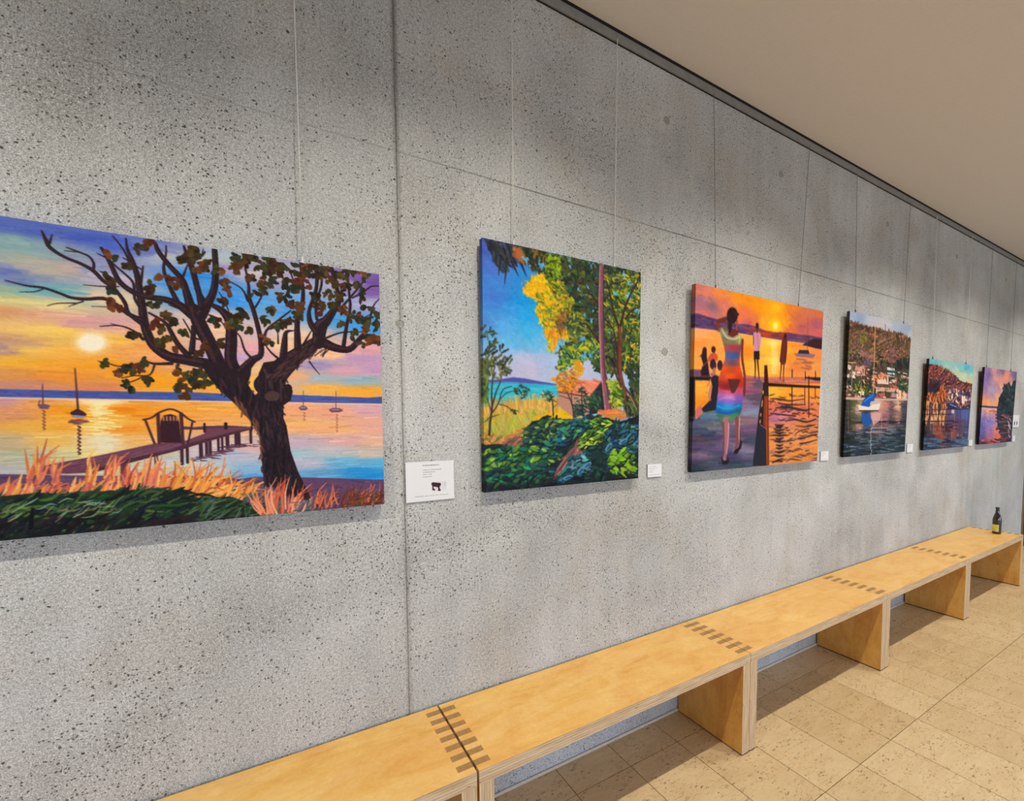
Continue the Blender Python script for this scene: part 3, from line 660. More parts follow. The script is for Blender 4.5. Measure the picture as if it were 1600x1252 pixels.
    for pts in (((1431, 1110, 92), (1300, 1085, 82), (1180, 1060, 76), (1080, 990, 66), (1030, 900, 60), (1005, 800, 55), (985, 650, 48), (960, 500, 38), (925, 390, 28), (890, 310, 18), (880, 235, 10)),
                ((1000, 810, 42), (900, 765, 32), (800, 690, 27), (720, 655, 26), (600, 660, 23), (500, 650, 20), (420, 620, 18), (300, 580, 16), (180, 565, 13), (36, 528, 6)),
                ((1000, 840, 30), (900, 760, 26), (870, 680, 25), (800, 590, 23), (720, 530, 25), (650, 460, 26), (560, 410, 22), (450, 365, 20), (350, 300, 24), (320, 245, 22), (290, 180, 8)),
                ((345, 268, 18), (365, 208, 6)), ((650, 460, 18), (655, 410, 15), (620, 360, 13), (550, 330, 12), (465, 298, 8)), ((540, 330, 9), (450, 322, 6)),
                ((1345, 770, 80), (1250, 700, 60), (1150, 662, 50), (1000, 640, 42), (900, 592, 38), (830, 530, 34), (780, 430, 28), (740, 350, 25), (708, 302, 18)), ((740, 370, 12), (680, 340, 7)), ((790, 520, 18), (740, 485, 13), (700, 465, 7)),
                ((970, 705, 20), (940, 650, 18), (932, 550, 16), (880, 490, 14), (810, 430, 12), (780, 398, 10)), ((985, 540, 20), (1000, 430, 11)), ((985, 450, 11), (860, 370, 8)), ((905, 400, 16), (860, 310, 12), (785, 215, 7)),
                ((1340, 740, 72), (1300, 600, 50), (1270, 520, 42), (1180, 420, 36), (1110, 330, 32), (1085, 270, 24)), ((1235, 670, 38), (1190, 580, 28), (1150, 480, 22), (1145, 420, 18), (1160, 340, 12), (1160, 285, 8)),
                ((1435, 700, 60), (1390, 620, 40), (1350, 480, 34), (1320, 400, 28), (1285, 290, 16)), ((1280, 500, 18), (1310, 420, 9)), ((1320, 1060, 44), (1240, 970, 36), (1190, 880, 30), (1150, 820, 22), (1040, 755, 14)),
                ((1340, 1030, 44), (1352, 900, 34), (1345, 850, 20)), ((1000, 940, 24), (930, 880, 14), (830, 845, 10), (698, 850, 7)), ((830, 845, 8), (772, 830, 4)),
                ((1200, 1110, 26), (1080, 1112, 18), (1015, 1100, 10), (850, 1130, 9), (760, 1110, 8), (685, 1093, 5)), ((1080, 1120, 14), (1045, 1190, 10), (940, 1195, 8), (850, 1212, 6)), ((1000, 1200, 9), (940, 1230, 8), (870, 1250, 6)),
                ((830, 572, 9), (700, 570, 8), (582, 560, 5)), ((300, 590, 8), (240, 608, 7), (138, 610, 4)), ((580, 675, 11), (480, 712, 4)), ((540, 688, 9), (400, 690, 7), (332, 707, 4)), ((780, 715, 8), (640, 710, 4)),
                ((1431, 330, 14), (1410, 360, 10), (1420, 310, 6)), ((1330, 770, 16), (1280, 740, 12), (1180, 700, 8)), ((1420, 940, 18), (1360, 930, 14), (1310, 850, 10), (1280, 800, 8))): br(A(*pts))
    for pts in (((200, 1160, 110), (130, 985, 100), (60, 850, 104), (10, 725, 84)), ((60, 770, 92), (110, 690, 62), (145, 620, 52), (162, 540, 48), (165, 440, 44), (158, 318, 40)), ((70, 720, 52), (40, 580, 36), (10, 450, 26), (-10, 400, 22)),
                ((300, 1160, 100), (270, 1080, 88), (275, 950, 84), (270, 830, 76), (220, 750, 58), (150, 705, 36)), ((330, 1190, 95), (420, 1090, 62), (480, 1050, 44), (480, 950, 38), (460, 850, 36), (430, 740, 34), (400, 650, 30), (395, 560, 20), (370, 430, 14)),
                ((390, 670, 20), (350, 590, 12), (270, 540, 9)), ((440, 720, 16), (490, 630, 12), (512, 500, 8)), ((430, 1085, 22), (370, 1020, 16), (340, 930, 12), (308, 890, 8)), ((270, 780, 9), (230, 680, 8), (188, 610, 6)),
                ((520, 1260, 190), (600, 1170, 185), (690, 1090, 150), (800, 1010, 112), (890, 960, 100), (1000, 1000, 76), (1100, 1010, 60), (1170, 940, 46), (1230, 860, 28), (1262, 720, 14), (1308, 658, 8)),
                ((880, 970, 104), (900, 850, 112), (935, 815, 84), (990, 740, 56), (1025, 680, 44), (1012, 580, 36), (985, 480, 36), (972, 436, 34)), ((880, 900, 72), (830, 830, 50), (818, 745, 30), (850, 650, 30), (872, 560, 30), (872, 430, 36)), ((872, 800, 26), (866, 690, 22), (905, 560, 20), (900, 440, 18)),
                ((740, 1000, 62), (735, 870, 46), (740, 780, 40), (770, 700, 36), (776, 600, 30), (765, 500, 22), (754, 406, 14)), ((500, 980, 26), (520, 880, 20), (600, 810, 16), (690, 740, 11)), ((1060, 980, 38), (1080, 850, 30), (1105, 720, 26), (1100, 640, 22), (1085, 455, 13)),
                ((1035, 730, 24), (1100, 655, 18), (1180, 560, 14), (1222, 505, 9)), ((1120, 652, 14), (1200, 610, 14), (1250, 572, 13), (1312, 568, 10)), ((940, 930, 20), (1050, 892, 14), (1185, 890, 8)), ((640, 1060, 64), (648, 950, 46), (660, 890, 28), (712, 880, 9)),
                ((610, 1080, 22), (550, 1030, 14), (500, 960, 8)), ((602, 970, 14), (600, 895, 8)), ((780, 975, 20), (832, 885, 9)), ((820, 1095, 13), (860, 1150, 9), (893, 1187, 5)), ((720, 560, 13), (680, 450, 12)), ((1290, 745, 8), (1180, 800, 8)),
                ((120, 770, 12), (190, 800, 9), (240, 870, 7)), ((160, 970, 16), (220, 935, 12), (300, 945, 10))): br(B(*pts))
    c.poly(D((505, 810), (490, 640), (470, 450), (400, 340), (300, 230), (190, 130), (120, 50), (60, -50), (160, -60), (330, 0), (420, -60), (410, 30), (390, 90), (440, 175), (475, 130), (465, 20), (500, -60), (640, -80), (690, 0), (650, 90), (705, 140), (690, 205), (640, 240), (640, 330), (660, 380), (690, 560), (740, 700), (835, 895), (700, 905), (600, 810)), bk)
    c.dabs(260, D((500, 780), (480, 450), (330, 250), (200, 130), (150, 20), (330, 60), (440, 190), (500, 100), (560, 0), (660, 40), (640, 130), (620, 300), (660, 500), (700, 700), (760, 850), (620, 800)), [(34, 24, 32), (58, 42, 48), (30, 24, 36), (74, 56, 60), (46, 34, 46), (30, 22, 28)], 24, 3.2, 1.45, .28, 5, .75)
    c.dabs(40, D((480, 600), (460, 420), (300, 220), (330, 210), (470, 380), (500, 600)), [(120, 80, 66), (140, 92, 70)], 16, 1.8, 1.25, .2, 6, .6)
    c.ell(300+560*.2236, 580+175*.2236, 12, 8, (92, 72, 66), .8); c.ell(300+670*.2236, 580+130*.2236, 7, 9, (44, 30, 34), 1)
    c.dabs(120, B((520, 1240), (620, 1120), (820, 1000), (1000, 1010), (820, 1060), (680, 1180)), [(46, 30, 38), (78, 52, 52), (96, 66, 62)], 18, 2.2, -.75, .25, 5, .7)
    # leaves
    lp = [(64, 56, 30), (92, 58, 30), (44, 54, 40), (116, 70, 34), (52, 42, 28), (80, 66, 32), (96, 50, 34), (58, 62, 34), (70, 46, 28)]
    lc = A((1020, 290), (960, 300), (1040, 265), (820, 370), (905, 430), (755, 530), (765, 605), (790, 690), (760, 730), (1110, 500), (1060, 620), (1080, 700), (1045, 570), (1210, 520), (1240, 560), (1320, 370), (1280, 385), (1410, 430), (1350, 320), (1160, 760), (1080, 850), (1220, 810), (1290, 895), (1170, 930), (1110, 960), (930, 915), (1215, 1010), (1390, 1040), (715, 1125), (830, 1155), (905, 1130), (970, 1140), (1030, 1225), (1240, 1165), (1310, 1190), (1380, 1180), (1260, 1240), (1120, 870), (1080, 820), (1180, 780))
    lc += C3((1260, 100), (1210, 25), (1350, 60), (1295, 170), (1230, 110), (890, 95), (1035, 60), (1310, 110), (1270, 185), (1400, 90), (840, 10), (950, 10))
    lc += B((310, 370), (330, 440), (370, 360), (420, 350), (450, 390), (500, 420), (540, 400), (560, 440), (600, 480), (400, 520), (480, 540), (540, 550), (440, 620), (265, 595), (230, 680), (250, 545), (225, 465), (90, 420), (20, 320), (170, 830), (210, 970), (330, 770), (380, 770), (330, 850), (410, 885), (550, 960), (590, 860), (520, 800), (560, 740), (640, 820), (690, 810), (660, 650), (700, 700), (640, 570), (690, 580), (740, 520), (750, 590), (820, 560), (800, 480), (730, 710), (850, 640), (890, 680), (760, 770), (890, 730), (960, 710), (970, 640), (950, 520), (1040, 620), (1060, 560), (1020, 500), (1090, 510), (880, 450), (930, 460), (1200, 510), (1160, 570), (1190, 660), (1210, 720), (1180, 800), (1270, 740), (1150, 790), (1230, 800), (1280, 830), (1040, 830), (1080, 740), (1110, 910), (1190, 870), (1240, 930), (1290, 950), (1200, 980), (1270, 930), (30, 1040), (70, 1000), (640, 450), (700, 420), (40, 1190), (100, 1230), (20, 1230), (350, 400), (470, 440), (520, 470), (580, 410), (620, 420), (300, 430), (900, 500), (840, 430), (800, 440), (730, 480), (1120, 480), (20, 380), (60, 430), (260, 830), (290, 800))
    lc += [(x+g.normal(0, 5), y+g.normal(0, 5)) for x, y in lc if g.random() < (.75 if x > 300 else .3)]
    for (x, y) in lc:
        b = np.array(lp[int(g.integers(len(lp)))], float); t0 = g.uniform(0, 6.28)
        t0 = g.uniform(.2, 2.9)
        for q in range(int(g.integers(5, 8))):
            t = t0+g.normal(0, .85); L = g.uniform(6, 10.5); cc = np.clip(b+g.normal(0, 9), 8, 200); wl_ = g.uniform(4.6, 7)
            sx, sy = x+g.normal(0, 2.2), y+g.normal(0, 2)-2
            c.line([(sx, sy, 2.0), (sx+math.cos(t)*L*.5, sy+math.sin(t)*L*.45, wl_), (sx+math.cos(t)*L*.8, sy+math.sin(t)*L*.75, wl_*.8), (sx+math.cos(t)*L, sy+math.sin(t)*L*.95, 1.4)], 3, cc, .95)
    # undergrowth
    c.poly([(-140, 790), (0, 776), (60, 770), (110, 772), (150, 768), (220, 766), (270, 766), (310, 778), (360, 776), (400, 790), (430, 796), (430, 812), (250, 828), (-140, 870)], (34, 52, 42))
    c.dabs(900, [(-140, 790), (0, 776), (110, 770), (220, 766), (270, 768), (330, 780), (400, 792), (420, 806), (-140, 870)], [(24, 36, 42), (38, 66, 42), (62, 96, 50), (22, 30, 44), (46, 76, 56), (30, 46, 36), (84, 108, 60), (26, 44, 40)], 36, 4.4, lambda x, y: -.35 if x < 120 else (-.55 if x < 230 else -.2), .28, 8, .8, curve=.18)
    c.dabs(420, [(-140, 812), (0, 806), (260, 806), (410, 806), (410, 840), (-140, 870)], [(22, 20, 30), (34, 26, 30), (18, 28, 38), (44, 36, 38)], 30, 5, -.5, .4, 6, .85)
    c.dabs(60, [(-100, 790), (60, 782), (190, 782), (190, 805), (-100, 815)], [(150, 170, 130), (130, 160, 150), (165, 160, 120), (110, 140, 80)], 26, 1.8, -.45, .25, 10, .75, curve=.2)
    c.dabs(80, [(300, 785), (400, 770), (480, 785), (440, 806), (310, 812)], [(70, 100, 60), (50, 90, 50), (100, 130, 80), (96, 110, 110)], 26, 2.4, -.7, .5, 8, .8)
    pk = [(236, 140, 105), (246, 165, 130), (215, 110, 85), (180, 90, 70), (240, 175, 145)]
    for x, L, ln in ((408, 36, -.55), (420, 48, -.2), (432, 54, .0), (445, 52, .1), (456, 44, .25), (466, 34, .3)): tuft(x, 800, 9, L, 5, ln, pk, 3.0)
    for x in range(488, 600, 8): tuft(x, 792, 6, 32, 5, .25, [(200, 110, 80), (150, 72, 58), (225, 135, 100), (120, 62, 52), (96, 58, 52)], 2.6)
    c.dabs(70, [(540, 768), (600, 772), (600, 790), (540, 794)], [(110, 60, 48), (150, 78, 55), (86, 50, 50), (90, 104, 46)], 12, 3.2, -.4, .6)
    c.dabs(24, [(460, 785), (490, 784), (492, 800), (462, 802)], [(150, 160, 165), (110, 120, 125), (80, 90, 84)], 16, 2, -.7, .4)
    c.bristle(3.5)
    return c

# ---------- 2: trees, shed and shrubs by the lake
def paint_garden():
    c = Canvas(0.664, 1.392, 1.203, 2.110, -.033, -.045, .0019, 22); g = c.rng
    A, B = conv(740, 360, .1758), conv(740, 560, .1758)
    sky = c.field([(p[0], p[1], q) for p, q in zip(A((100, 150), (150, 300), (300, 400), (200, 600), (120, 800), (400, 450), (450, 620), (500, 750), (350, 700), (250, 850), (500, 900), (350, 980), (560, 1000), (700, 1000), (300, 1100), (200, 1200), (450, 1180), (650, 1180), (500, 1252), (900, 1200), (1000, 1000), (1200, 600), (1400, 600)),
        ((74, 100, 190), (84, 122, 208), (82, 140, 215), (78, 130, 215), (92, 150, 222), (55, 148, 224), (38, 158, 228), (55, 172, 235), (70, 160, 230), (100, 178, 235), (80, 182, 236), (108, 188, 238), (120, 195, 236), (120, 190, 230), (150, 195, 235), (185, 195, 228), (190, 195, 228), (160, 195, 232), (205, 198, 222), (195, 200, 220), (130, 190, 230), (120, 180, 225), (110, 180, 230)))], 1, 1.3, 3)
    c.im[:] = sky; c.paintover(1500, sky, 26, 6, .6, .8, 6, .5)
    c.poly(B((150, -40), (1500, -40), (1500, 260), (150, 230)), (196, 196, 224), .5); c.paintover(500, c.im.copy(), 22, 5, .3, .5, 6, .5, lambda x, y: 545 < y < 600)
    # hills, lake, reeds
    c.poly(B((60, 200), (230, 188), (350, 168), (450, 178), (560, 200), (740, 230), (740, 242), (60, 232)), (88, 92, 168)); c.poly(B((60, 214), (300, 206), (740, 236), (740, 246), (60, 236)), (96, 130, 190))
    c.poly(B((60, 228), (300, 216), (740, 240), (760, 340), (500, 400), (60, 480)), (66, 182, 212))
    c.dabs(160, B((90, 240), (740, 246), (740, 340), (450, 380), (90, 430)), [(80, 196, 218), (52, 168, 208), (96, 206, 220), (70, 188, 200)], 24, 2.4, .05, .05, 6, .7)
    c.poly(B((80, 440), (300, 395), (480, 365), (750, 362), (900, 420), (1020, 520), (1020, 620), (600, 700), (80, 780)), (214, 176, 96))
    c.dabs(620, B((90, 420), (440, 370), (750, 362), (900, 430), (900, 520), (500, 560), (90, 600)), [(226, 190, 110), (200, 158, 80), (238, 206, 130), (186, 150, 84), (218, 170, 80)], 20, 1.5, 1.55, .12, 8, .75)
    c.dabs(260, B((90, 540), (420, 520), (640, 500), (500, 600), (300, 700), (90, 720)), [(190, 190, 90), (150, 170, 80), (220, 196, 70), (206, 170, 90), (168, 180, 110)], 22, 2.2, 1.3, .4, 9, .75)
    c.dabs(120, B((90, 690), (300, 690), (460, 620), (520, 640), (320, 770), (100, 760)), [(220, 150, 70), (206, 140, 96), (196, 120, 80), (228, 176, 110), (150, 130, 70), (110, 110, 60)], 13, 2.2, -.4, .5, 10, .75, curve=.2)
    c.dabs(60, B((560, 510), (700, 490), (860, 470), (860, 530), (600, 545)), [(236, 196, 40), (226, 180, 50)], 14, 3.4, -.2, .4)
    # shed
    c.poly(B((745, 285), (905, 195), (1135, 198), (1030, 348), (750, 300)), (226, 138, 112)); c.dabs(60, B((800, 270), (930, 205), (1120, 205), (1030, 330)), [(236, 156, 128), (210, 118, 96), (232, 146, 104)], 16, 3, .35, .2)
    c.poly(B((752, 300), (1028, 348), (1026, 500), (880, 520), (752, 420)), (190, 146, 128)); c.line(B((750, 298, 10), (1030, 345, 12)), 2, (110, 60, 54)); c.poly(B((1028, 345), (1138, 205), (1180, 280), (1180, 480), (1028, 500)), (44, 42, 50))
    c.dabs(50, B((1030, 360), (1110, 280), (1130, 440), (1040, 470)), [(50, 90, 66), (36, 62, 56), (80, 120, 70)], 12, 4, .8, .8); c.line(B((1030, 345, 9), (1138, 205, 9)), 1.6, (130, 80, 76))
    # canopy
    c.dabs(2200, A((300, 130), (450, 170), (900, 260), (1500, 380), (1500, 1260), (1100, 1260), (1010, 1100), (760, 1080), (900, 900), (820, 700), (640, 560), (600, 380), (430, 260)), [(46, 62, 48), (62, 86, 50), (40, 52, 50), (78, 104, 46), (54, 72, 66), (90, 84, 50), (36, 50, 44), (112, 124, 52)], 13, 4.2, .9, .9, 10, .88)
    yl = A((540, 420), (640, 400), (720, 560), (830, 600), (760, 700), (640, 700), (700, 860), (860, 860), (830, 980), (760, 930), (690, 1090), (640, 900), (560, 720), (600, 620), (440, 545))
    c.dabs(900, yl, [(244, 190, 20), (250, 206, 40), (236, 160, 40), (206, 190, 40), (226, 150, 70), (180, 180, 50), (150, 150, 50), (250, 210, 60)], 9, 3.0, 1.0, .9, 12, .85)
    c.dabs(150, A((560, 430), (680, 430), (760, 600), (640, 640), (440, 545)), [(250, 202, 20), (246, 180, 40), (238, 170, 70), (250, 216, 60)], 8, 3, .9, .9, 12, .7)
    c.dabs(120, A((420, 480), (560, 380), (660, 420), (700, 560), (560, 640), (520, 560)), [(250, 206, 60), (240, 170, 50), (226, 190, 60), (196, 176, 60)], 7, 2.2, .6, .9, 12, .7)
    c.dabs(260, A((640, 380), (760, 420), (900, 620), (860, 760), (760, 860), (700, 640)), [(150, 160, 50), (200, 186, 50), (90, 110, 50), (236, 186, 50), (120, 130, 56), (70, 90, 50)], 9, 2.8, .8, .8, 12, .8)
    c.dabs(120, A((640, 880), (760, 800), (840, 900), (700, 1060)), [(232, 160, 40), (214, 130, 60), (244, 190, 40), (180, 150, 60)], 14, 2.6, 1.7, .4, 12, .8)
    c.dabs(220, A((640, 260), (760, 240), (760, 400), (660, 440)), [(150, 180, 30), (120, 150, 40), (84, 110, 50), (176, 196, 50), (50, 66, 44)], 9, 3.4, .8, .9, 10, .85)
    c.dabs(170, A((700, 760), (800, 740), (880, 840), (760, 880)), [(130, 96, 70), (150, 110, 60), (96, 80, 60), (176, 130, 60), (60, 66, 50)], 14, 3, .6, .7, 10, .8)
    c.dabs(380, A((780, 1080), (960, 1000), (1120, 960), (1120, 1120), (880, 1200), (760, 1240)), [(196, 196, 60), (90, 130, 70), (220, 190, 50), (60, 110, 80), (140, 170, 60), (50, 96, 84), (40, 66, 60)], 10, 3.4, .5, .9, 10, .88)
    c.dabs(220, A((850, 780), (960, 740), (1010, 900), (900, 1000), (830, 880)), [(70, 90, 60), (180, 180, 50), (110, 120, 60), (60, 80, 66)], 10, 3.4, .7, .9, 10, .85)
    c.dabs(560, A((1160, 380), (1480, 400), (1480, 1250), (1340, 1250), (1340, 900), (1180, 900)), [(70, 100, 50), (150, 170, 50), (220, 190, 50), (60, 80, 50), (100, 130, 50), (176, 170, 80), (44, 62, 50), (50, 70, 46), (84, 100, 60)], 10, 3.2, .9, .9, 10, .85)
    c.dabs(300, A((330, 130), (620, 190), (640, 300), (520, 330), (420, 240), (340, 200)), [(50, 60, 46), (92, 100, 50), (150, 120, 60), (40, 48, 50)], 12, 3.2, 1.2, .5, 9, .85)
    c.dabs(190, A((110, 100), (340, 130), (420, 230), (380, 300), (280, 360), (200, 300), (150, 200)), [(46, 50, 56), (66, 60, 84), (36, 44, 50), (56, 66, 60), (84, 90, 130)], 14, 3, 1.15, .35, 7, .85)
    for p, q in (((300, 250), (275, 480)), ((340, 280), (400, 410)), ((420, 290), (470, 410)), ((240, 260), (220, 400)), ((200, 220), (180, 290)), ((520, 250), (560, 380)), ((560, 260), (600, 380))):
        c.line(A(p+(26,), q+(5,)), 4, (44, 52, 56))
    c.dabs(26, A((370, 190), (440, 200), (430, 280), (380, 240)), [(190, 110, 60), (160, 110, 70)], 10, 5, 1.2, .4)
    for x, y, r in ((470, 270, 26), (610, 310, 34), (500, 320, 12), (1340, 380, 26), (1390, 470, 22), (1380, 580, 34), (1450, 720, 28), (1010, 500, 16), (940, 530, 16), (1050, 800, 18), (990, 760, 14), (970, 960, 30), (780, 980, 38), (860, 320, 14), (1260, 560, 20), (1040, 1100, 20), (980, 1120, 26)):
        q = A((x, y))[0]; rr = r*.16; c.dabs(7, [(q[0]-rr, q[1]-rr), (q[0]+rr, q[1]-rr*.6), (q[0]+rr*.7, q[1]+rr), (q[0]-rr*.6, q[1]+rr*1.2)], [(110, 186, 232), (90, 176, 230), (140, 200, 236)], rr*1.3, rr*.55, 1.2, .5, 6, .9)
    # stems on the right
    tk, dk = (150, 90, 110), (66, 44, 42)
    for pts in (((1300, 870, 30), (1345, 690, 24), (1400, 560, 18), (1450, 470, 14), (1480, 396, 8)), ((1300, 880, 30), (1245, 730, 24), (1215, 580, 20), (1185, 470, 14), (1165, 450, 10)), ((1205, 510, 16), (1225, 480, 12), (1335, 456, 9)), ((1350, 790, 18), (1400, 720, 14), (1475, 680, 9)), ((1340, 640, 14), (1325, 620, 8)), ((1120, 1000, 22), (1050, 900, 20), (1000, 835, 16), (945, 830, 9)), ((1110, 650, 16), (1040, 570, 13), (990, 480, 8)),
                ((1160, 780, 12), (1240, 880, 14), (1270, 1050, 20), (1290, 1252, 22)), ((1165, 990, 14), (1240, 1005, 9)), ((1110, 960, 18), (1060, 830, 9)), ((1250, 1050, 14), (1260, 1200, 14)), ((1395, 1040, 12), (1390, 1200, 16))): c.line(A(*pts), 3, dk, 1, True, 3)
    c.line(A((1302, 870, 34), (1298, 1000, 48), (1300, 1252, 52))+B((1312, 120, 54), (1335, 300, 66), (1385, 490, 86))[1:], 8, (126, 72, 52), 1, True, 5)
    c.line(A((1290, 900, 10), (1284, 1252, 14))+B((1300, 200, 14), (1345, 460, 22))[1:], 2, (70, 44, 44), .8)
    c.line(B((1340, 260, 26), (1420, 360, 22), (1470, 420, 18)), 3, (110, 66, 58)); c.line(B((1240, 60, 18), (1290, 220, 22), (1350, 440, 30)), 3, (84, 54, 52)); c.line(B((1390, 350, 12), (1450, 470, 12)), 2, (206, 150, 100))
    c.line(A((1138, 318, 44), (1130, 600, 48), (1132, 800, 50), (1142, 1000, 54), (1152, 1252, 66))+B((1165, 80, 70), (1182, 260, 72), (1212, 540, 92))[1:], 9, (140, 86, 102), 1, True, 6)
    c.line(A((1124, 320, 12), (1116, 700, 14), (1126, 1000, 14), (1134, 1252, 16))+B((1150, 200, 18), (1176, 500, 22))[1:], 2, (206, 150, 150), .7); c.line(A((1156, 330, 12), (1152, 800, 14), (1166, 1252, 18))+B((1200, 300, 20), (1240, 520, 26))[1:], 2, (86, 52, 74), .8)
    # right middle shade and lit patch
    c.dabs(140, B((1220, 200), (1300, 240), (1330, 440), (1240, 430)), [(80, 110, 50), (150, 180, 60), (50, 80, 50), (206, 200, 80)], 10, 4.5, .8, .8); c.dabs(110, B((1360, 60), (1480, 60), (1470, 380), (1400, 330)), [(56, 76, 50), (40, 54, 44), (80, 104, 60)], 11, 4.5, 1.2, .5)
    c.dabs(60, B((1110, 470), (1330, 450), (1330, 540), (1130, 530)), [(232, 160, 110), (240, 130, 60), (210, 130, 100), (150, 170, 80)], 15, 3.4, .1, .3)
    c.dabs(170, B((1390, 330), (1480, 280), (1480, 540), (1400, 520), (1340, 470)), [(40, 54, 46), (60, 80, 52), (34, 44, 42), (84, 100, 60), (120, 130, 70)], 9, 3.4, 1.2, .5, 8, .88)
    c.line(B((1345, 260, 22), (1420, 360, 18), (1470, 430, 14)), 3, (96, 60, 54)); c.line(B((1395, 340, 9), (1450, 460, 9)), 2, (196, 146, 100))
    c.dabs(240, A((560, 560), (700, 560), (840, 620), (760, 720), (700, 880), (640, 860), (580, 720)), [(196, 190, 50), (140, 150, 50), (236, 200, 60), (100, 116, 56), (226, 170, 60)], 8, 2.4, .9, .8, 10, .75)
    # small trees on the left and in the middle
    for pts in (((140, 680, 22), (148, 560, 18), (165, 430, 16), (160, 300, 12), (180, 100, 8)), ((160, 450, 14), (200, 300, 11), (240, 200, 8), (260, 60, 6)), ((170, 480, 12), (220, 400, 10), (260, 280, 8), (340, 250, 6)), ((230, 370, 8), (290, 310, 7), (350, 290, 5)), ((150, 520, 8), (95, 570, 6)), ((155, 470, 8), (110, 320, 5)), ((165, 520, 8), (230, 500, 5)), ((230, 410, 8), (300, 430, 7), (380, 500, 5))): c.line(B(*pts), 2, (70, 56, 50))
    c.dabs(70, A((80, 860), (180, 840), (220, 960), (180, 1030), (290, 1030), (330, 1160), (330, 1252), (90, 1252)), [(50, 56, 44), (78, 88, 50), (40, 50, 46), (96, 100, 60)], 9, 2.8, 2.3, .7, 7, .9); c.dabs(46, B((90, 0), (330, 0), (330, 160), (210, 190), (90, 160)), [(80, 90, 50), (120, 120, 50), (56, 60, 46)], 8, 3, .8, .8)
    c.dabs(60, B((85, 30), (130, 30), (130, 420), (85, 400)), [(90, 110, 60), (60, 80, 60), (130, 150, 70)], 12, 3, 1.4, .3)
    c.dabs(20, B((360, 260), (430, 245), (510, 275), (440, 360), (380, 310)), [(46, 60, 50), (64, 76, 52)], 6, 2.4, .4, .8); c.dabs(10, B((330, 450), (400, 470), (400, 510), (350, 500)), [(60, 66, 46), (84, 84, 50)], 5, 2, .6, .6)
    c.line(B((708, 510, 14), (702, 400, 12), (680, 320, 8), (655, 280, 5)), 2, (58, 66, 56)); c.dabs(24, B((600, 330), (650, 280), (720, 330), (720, 380), (640, 380)), [(40, 62, 58), (56, 80, 66), (90, 96, 60)], 6, 2, .3, .7); c.line(B((705, 440, 6), (745, 408, 4)), 1.2, (58, 66, 56))
    for pts in (((890, 520, 18), (878, 420, 14), (830, 300, 10), (780, 220, 7)), ((875, 420, 10), (870, 300, 8), (905, 180, 6)), ((850, 360, 8), (760, 330, 5))): c.line(B(*pts), 2, (84, 60, 50))
    c.dabs(190, B((700, 180), (820, 120), (930, 60), (950, 140), (930, 240), (850, 300), (760, 280)), [(214, 140, 50), (190, 120, 60), (236, 170, 50), (160, 110, 60)], 6, 2.2, .3, .9, 9, .9)
    c.dabs(60, B((900, 40), (960, 40), (960, 130), (910, 120)), [(206, 150, 60), (226, 170, 60)], 8, 4, 1.2, .5)
    c.line(B((965, 480, 14), (962, 360, 10), (960, 250, 5)), 2, (36, 56, 60)); c.dabs(60, B((960, 250), (1010, 330), (1030, 430), (1010, 520), (900, 520), (900, 400), (920, 320)), [(36, 66, 64), (50, 86, 70), (30, 52, 60)], 8, 2.4, .3, .6)
    # shrubs
    c.poly(B((80, 770), (300, 760), (460, 640), (520, 560), (640, 540), (900, 540), (1100, 520), (1200, 540), (1300, 560), (1480, 520), (1480, 1260), (80, 1260)), (30, 44, 46))
    reg = B((80, 770), (300, 780), (460, 660), (520, 560), (640, 540), (900, 540), (1100, 520), (1240, 560), (1480, 520), (1480, 1250), (80, 1250))
    c.dabs(650, reg, [(26, 44, 48), (38, 70, 62), (32, 54, 60), (24, 34, 40), (48, 84, 66), (44, 60, 84)], 18, 6, -.5, .6, 7, .9, curve=.2)
    def leaves(n, rg, pal, L, wd, hl=.3):
        P = np.asarray(rg, float); x0, y0 = P.min(0); x1, y1 = P.max(0); k = 0
        while k < n:
            x, y = g.uniform(x0, x1), g.uniform(y0, y1); ins = False
            for i in range(len(P)):
                xa, ya = P[i]; xb, yb = P[(i+1) % len(P)]
                if (ya > y) != (yb > y) and x < (xb-xa)*(y-ya)/(yb-ya)+xa: ins = not ins
            if not ins: continue
            k += 1; b = np.array(pal[int(g.integers(len(pal)))], float)+g.normal(0, 10); t = g.uniform(-1.1, .5); l = L*g.uniform(.6, 1.2)
            q = [(x-math.cos(t)*l*.5, y-math.sin(t)*l*.5, wd*.3), (x, y-l*.06, wd), (x+math.cos(t)*l*.5, y+math.sin(t)*l*.5, wd*.25)]
            c.line([(a+.6, d+1.6, e) for a, d, e in q], wd, (22, 34, 40), .7); c.line(q, wd, np.clip(b*g.uniform(.7, 1.2), 8, 245), .88)
            if g.random() < hl: c.line([(a-.3, d-.9, e*.35) for a, d, e in q[:2]], 1, np.clip(b+40, 0, 250), .6)
    c.dabs(70, B((300, 740), (520, 620), (700, 600), (560, 700), (380, 790)), [(140, 96, 84), (176, 120, 90), (110, 80, 90), (190, 150, 110)], 22, 3, -.55, .2)
    c.dabs(70, B((720, 1060), (900, 780), (1020, 600), (1060, 620), (960, 820), (800, 1040)), [(150, 100, 90), (120, 76, 84), (196, 140, 110), (96, 60, 80)], 24, 3.2, -.95, .25)
    c.line(B((720, 1040, 20), (780, 960, 36), (860, 840, 44), (920, 790, 26)), 5, (136, 90, 92)); c.line(B((760, 1000, 9), (850, 880, 12), (900, 820, 8)), 2, (86, 50, 76)); c.line(B((740, 990, 6), (820, 880, 7)), 1.4, (206, 150, 120)); c.line(B((860, 940, 8), (920, 860, 14), (1000, 810, 8)), 2, (180, 126, 104)); c.line(B((210, 850, 7), (260, 840, 8), (300, 910, 5)), 1.6, (130, 130, 90))
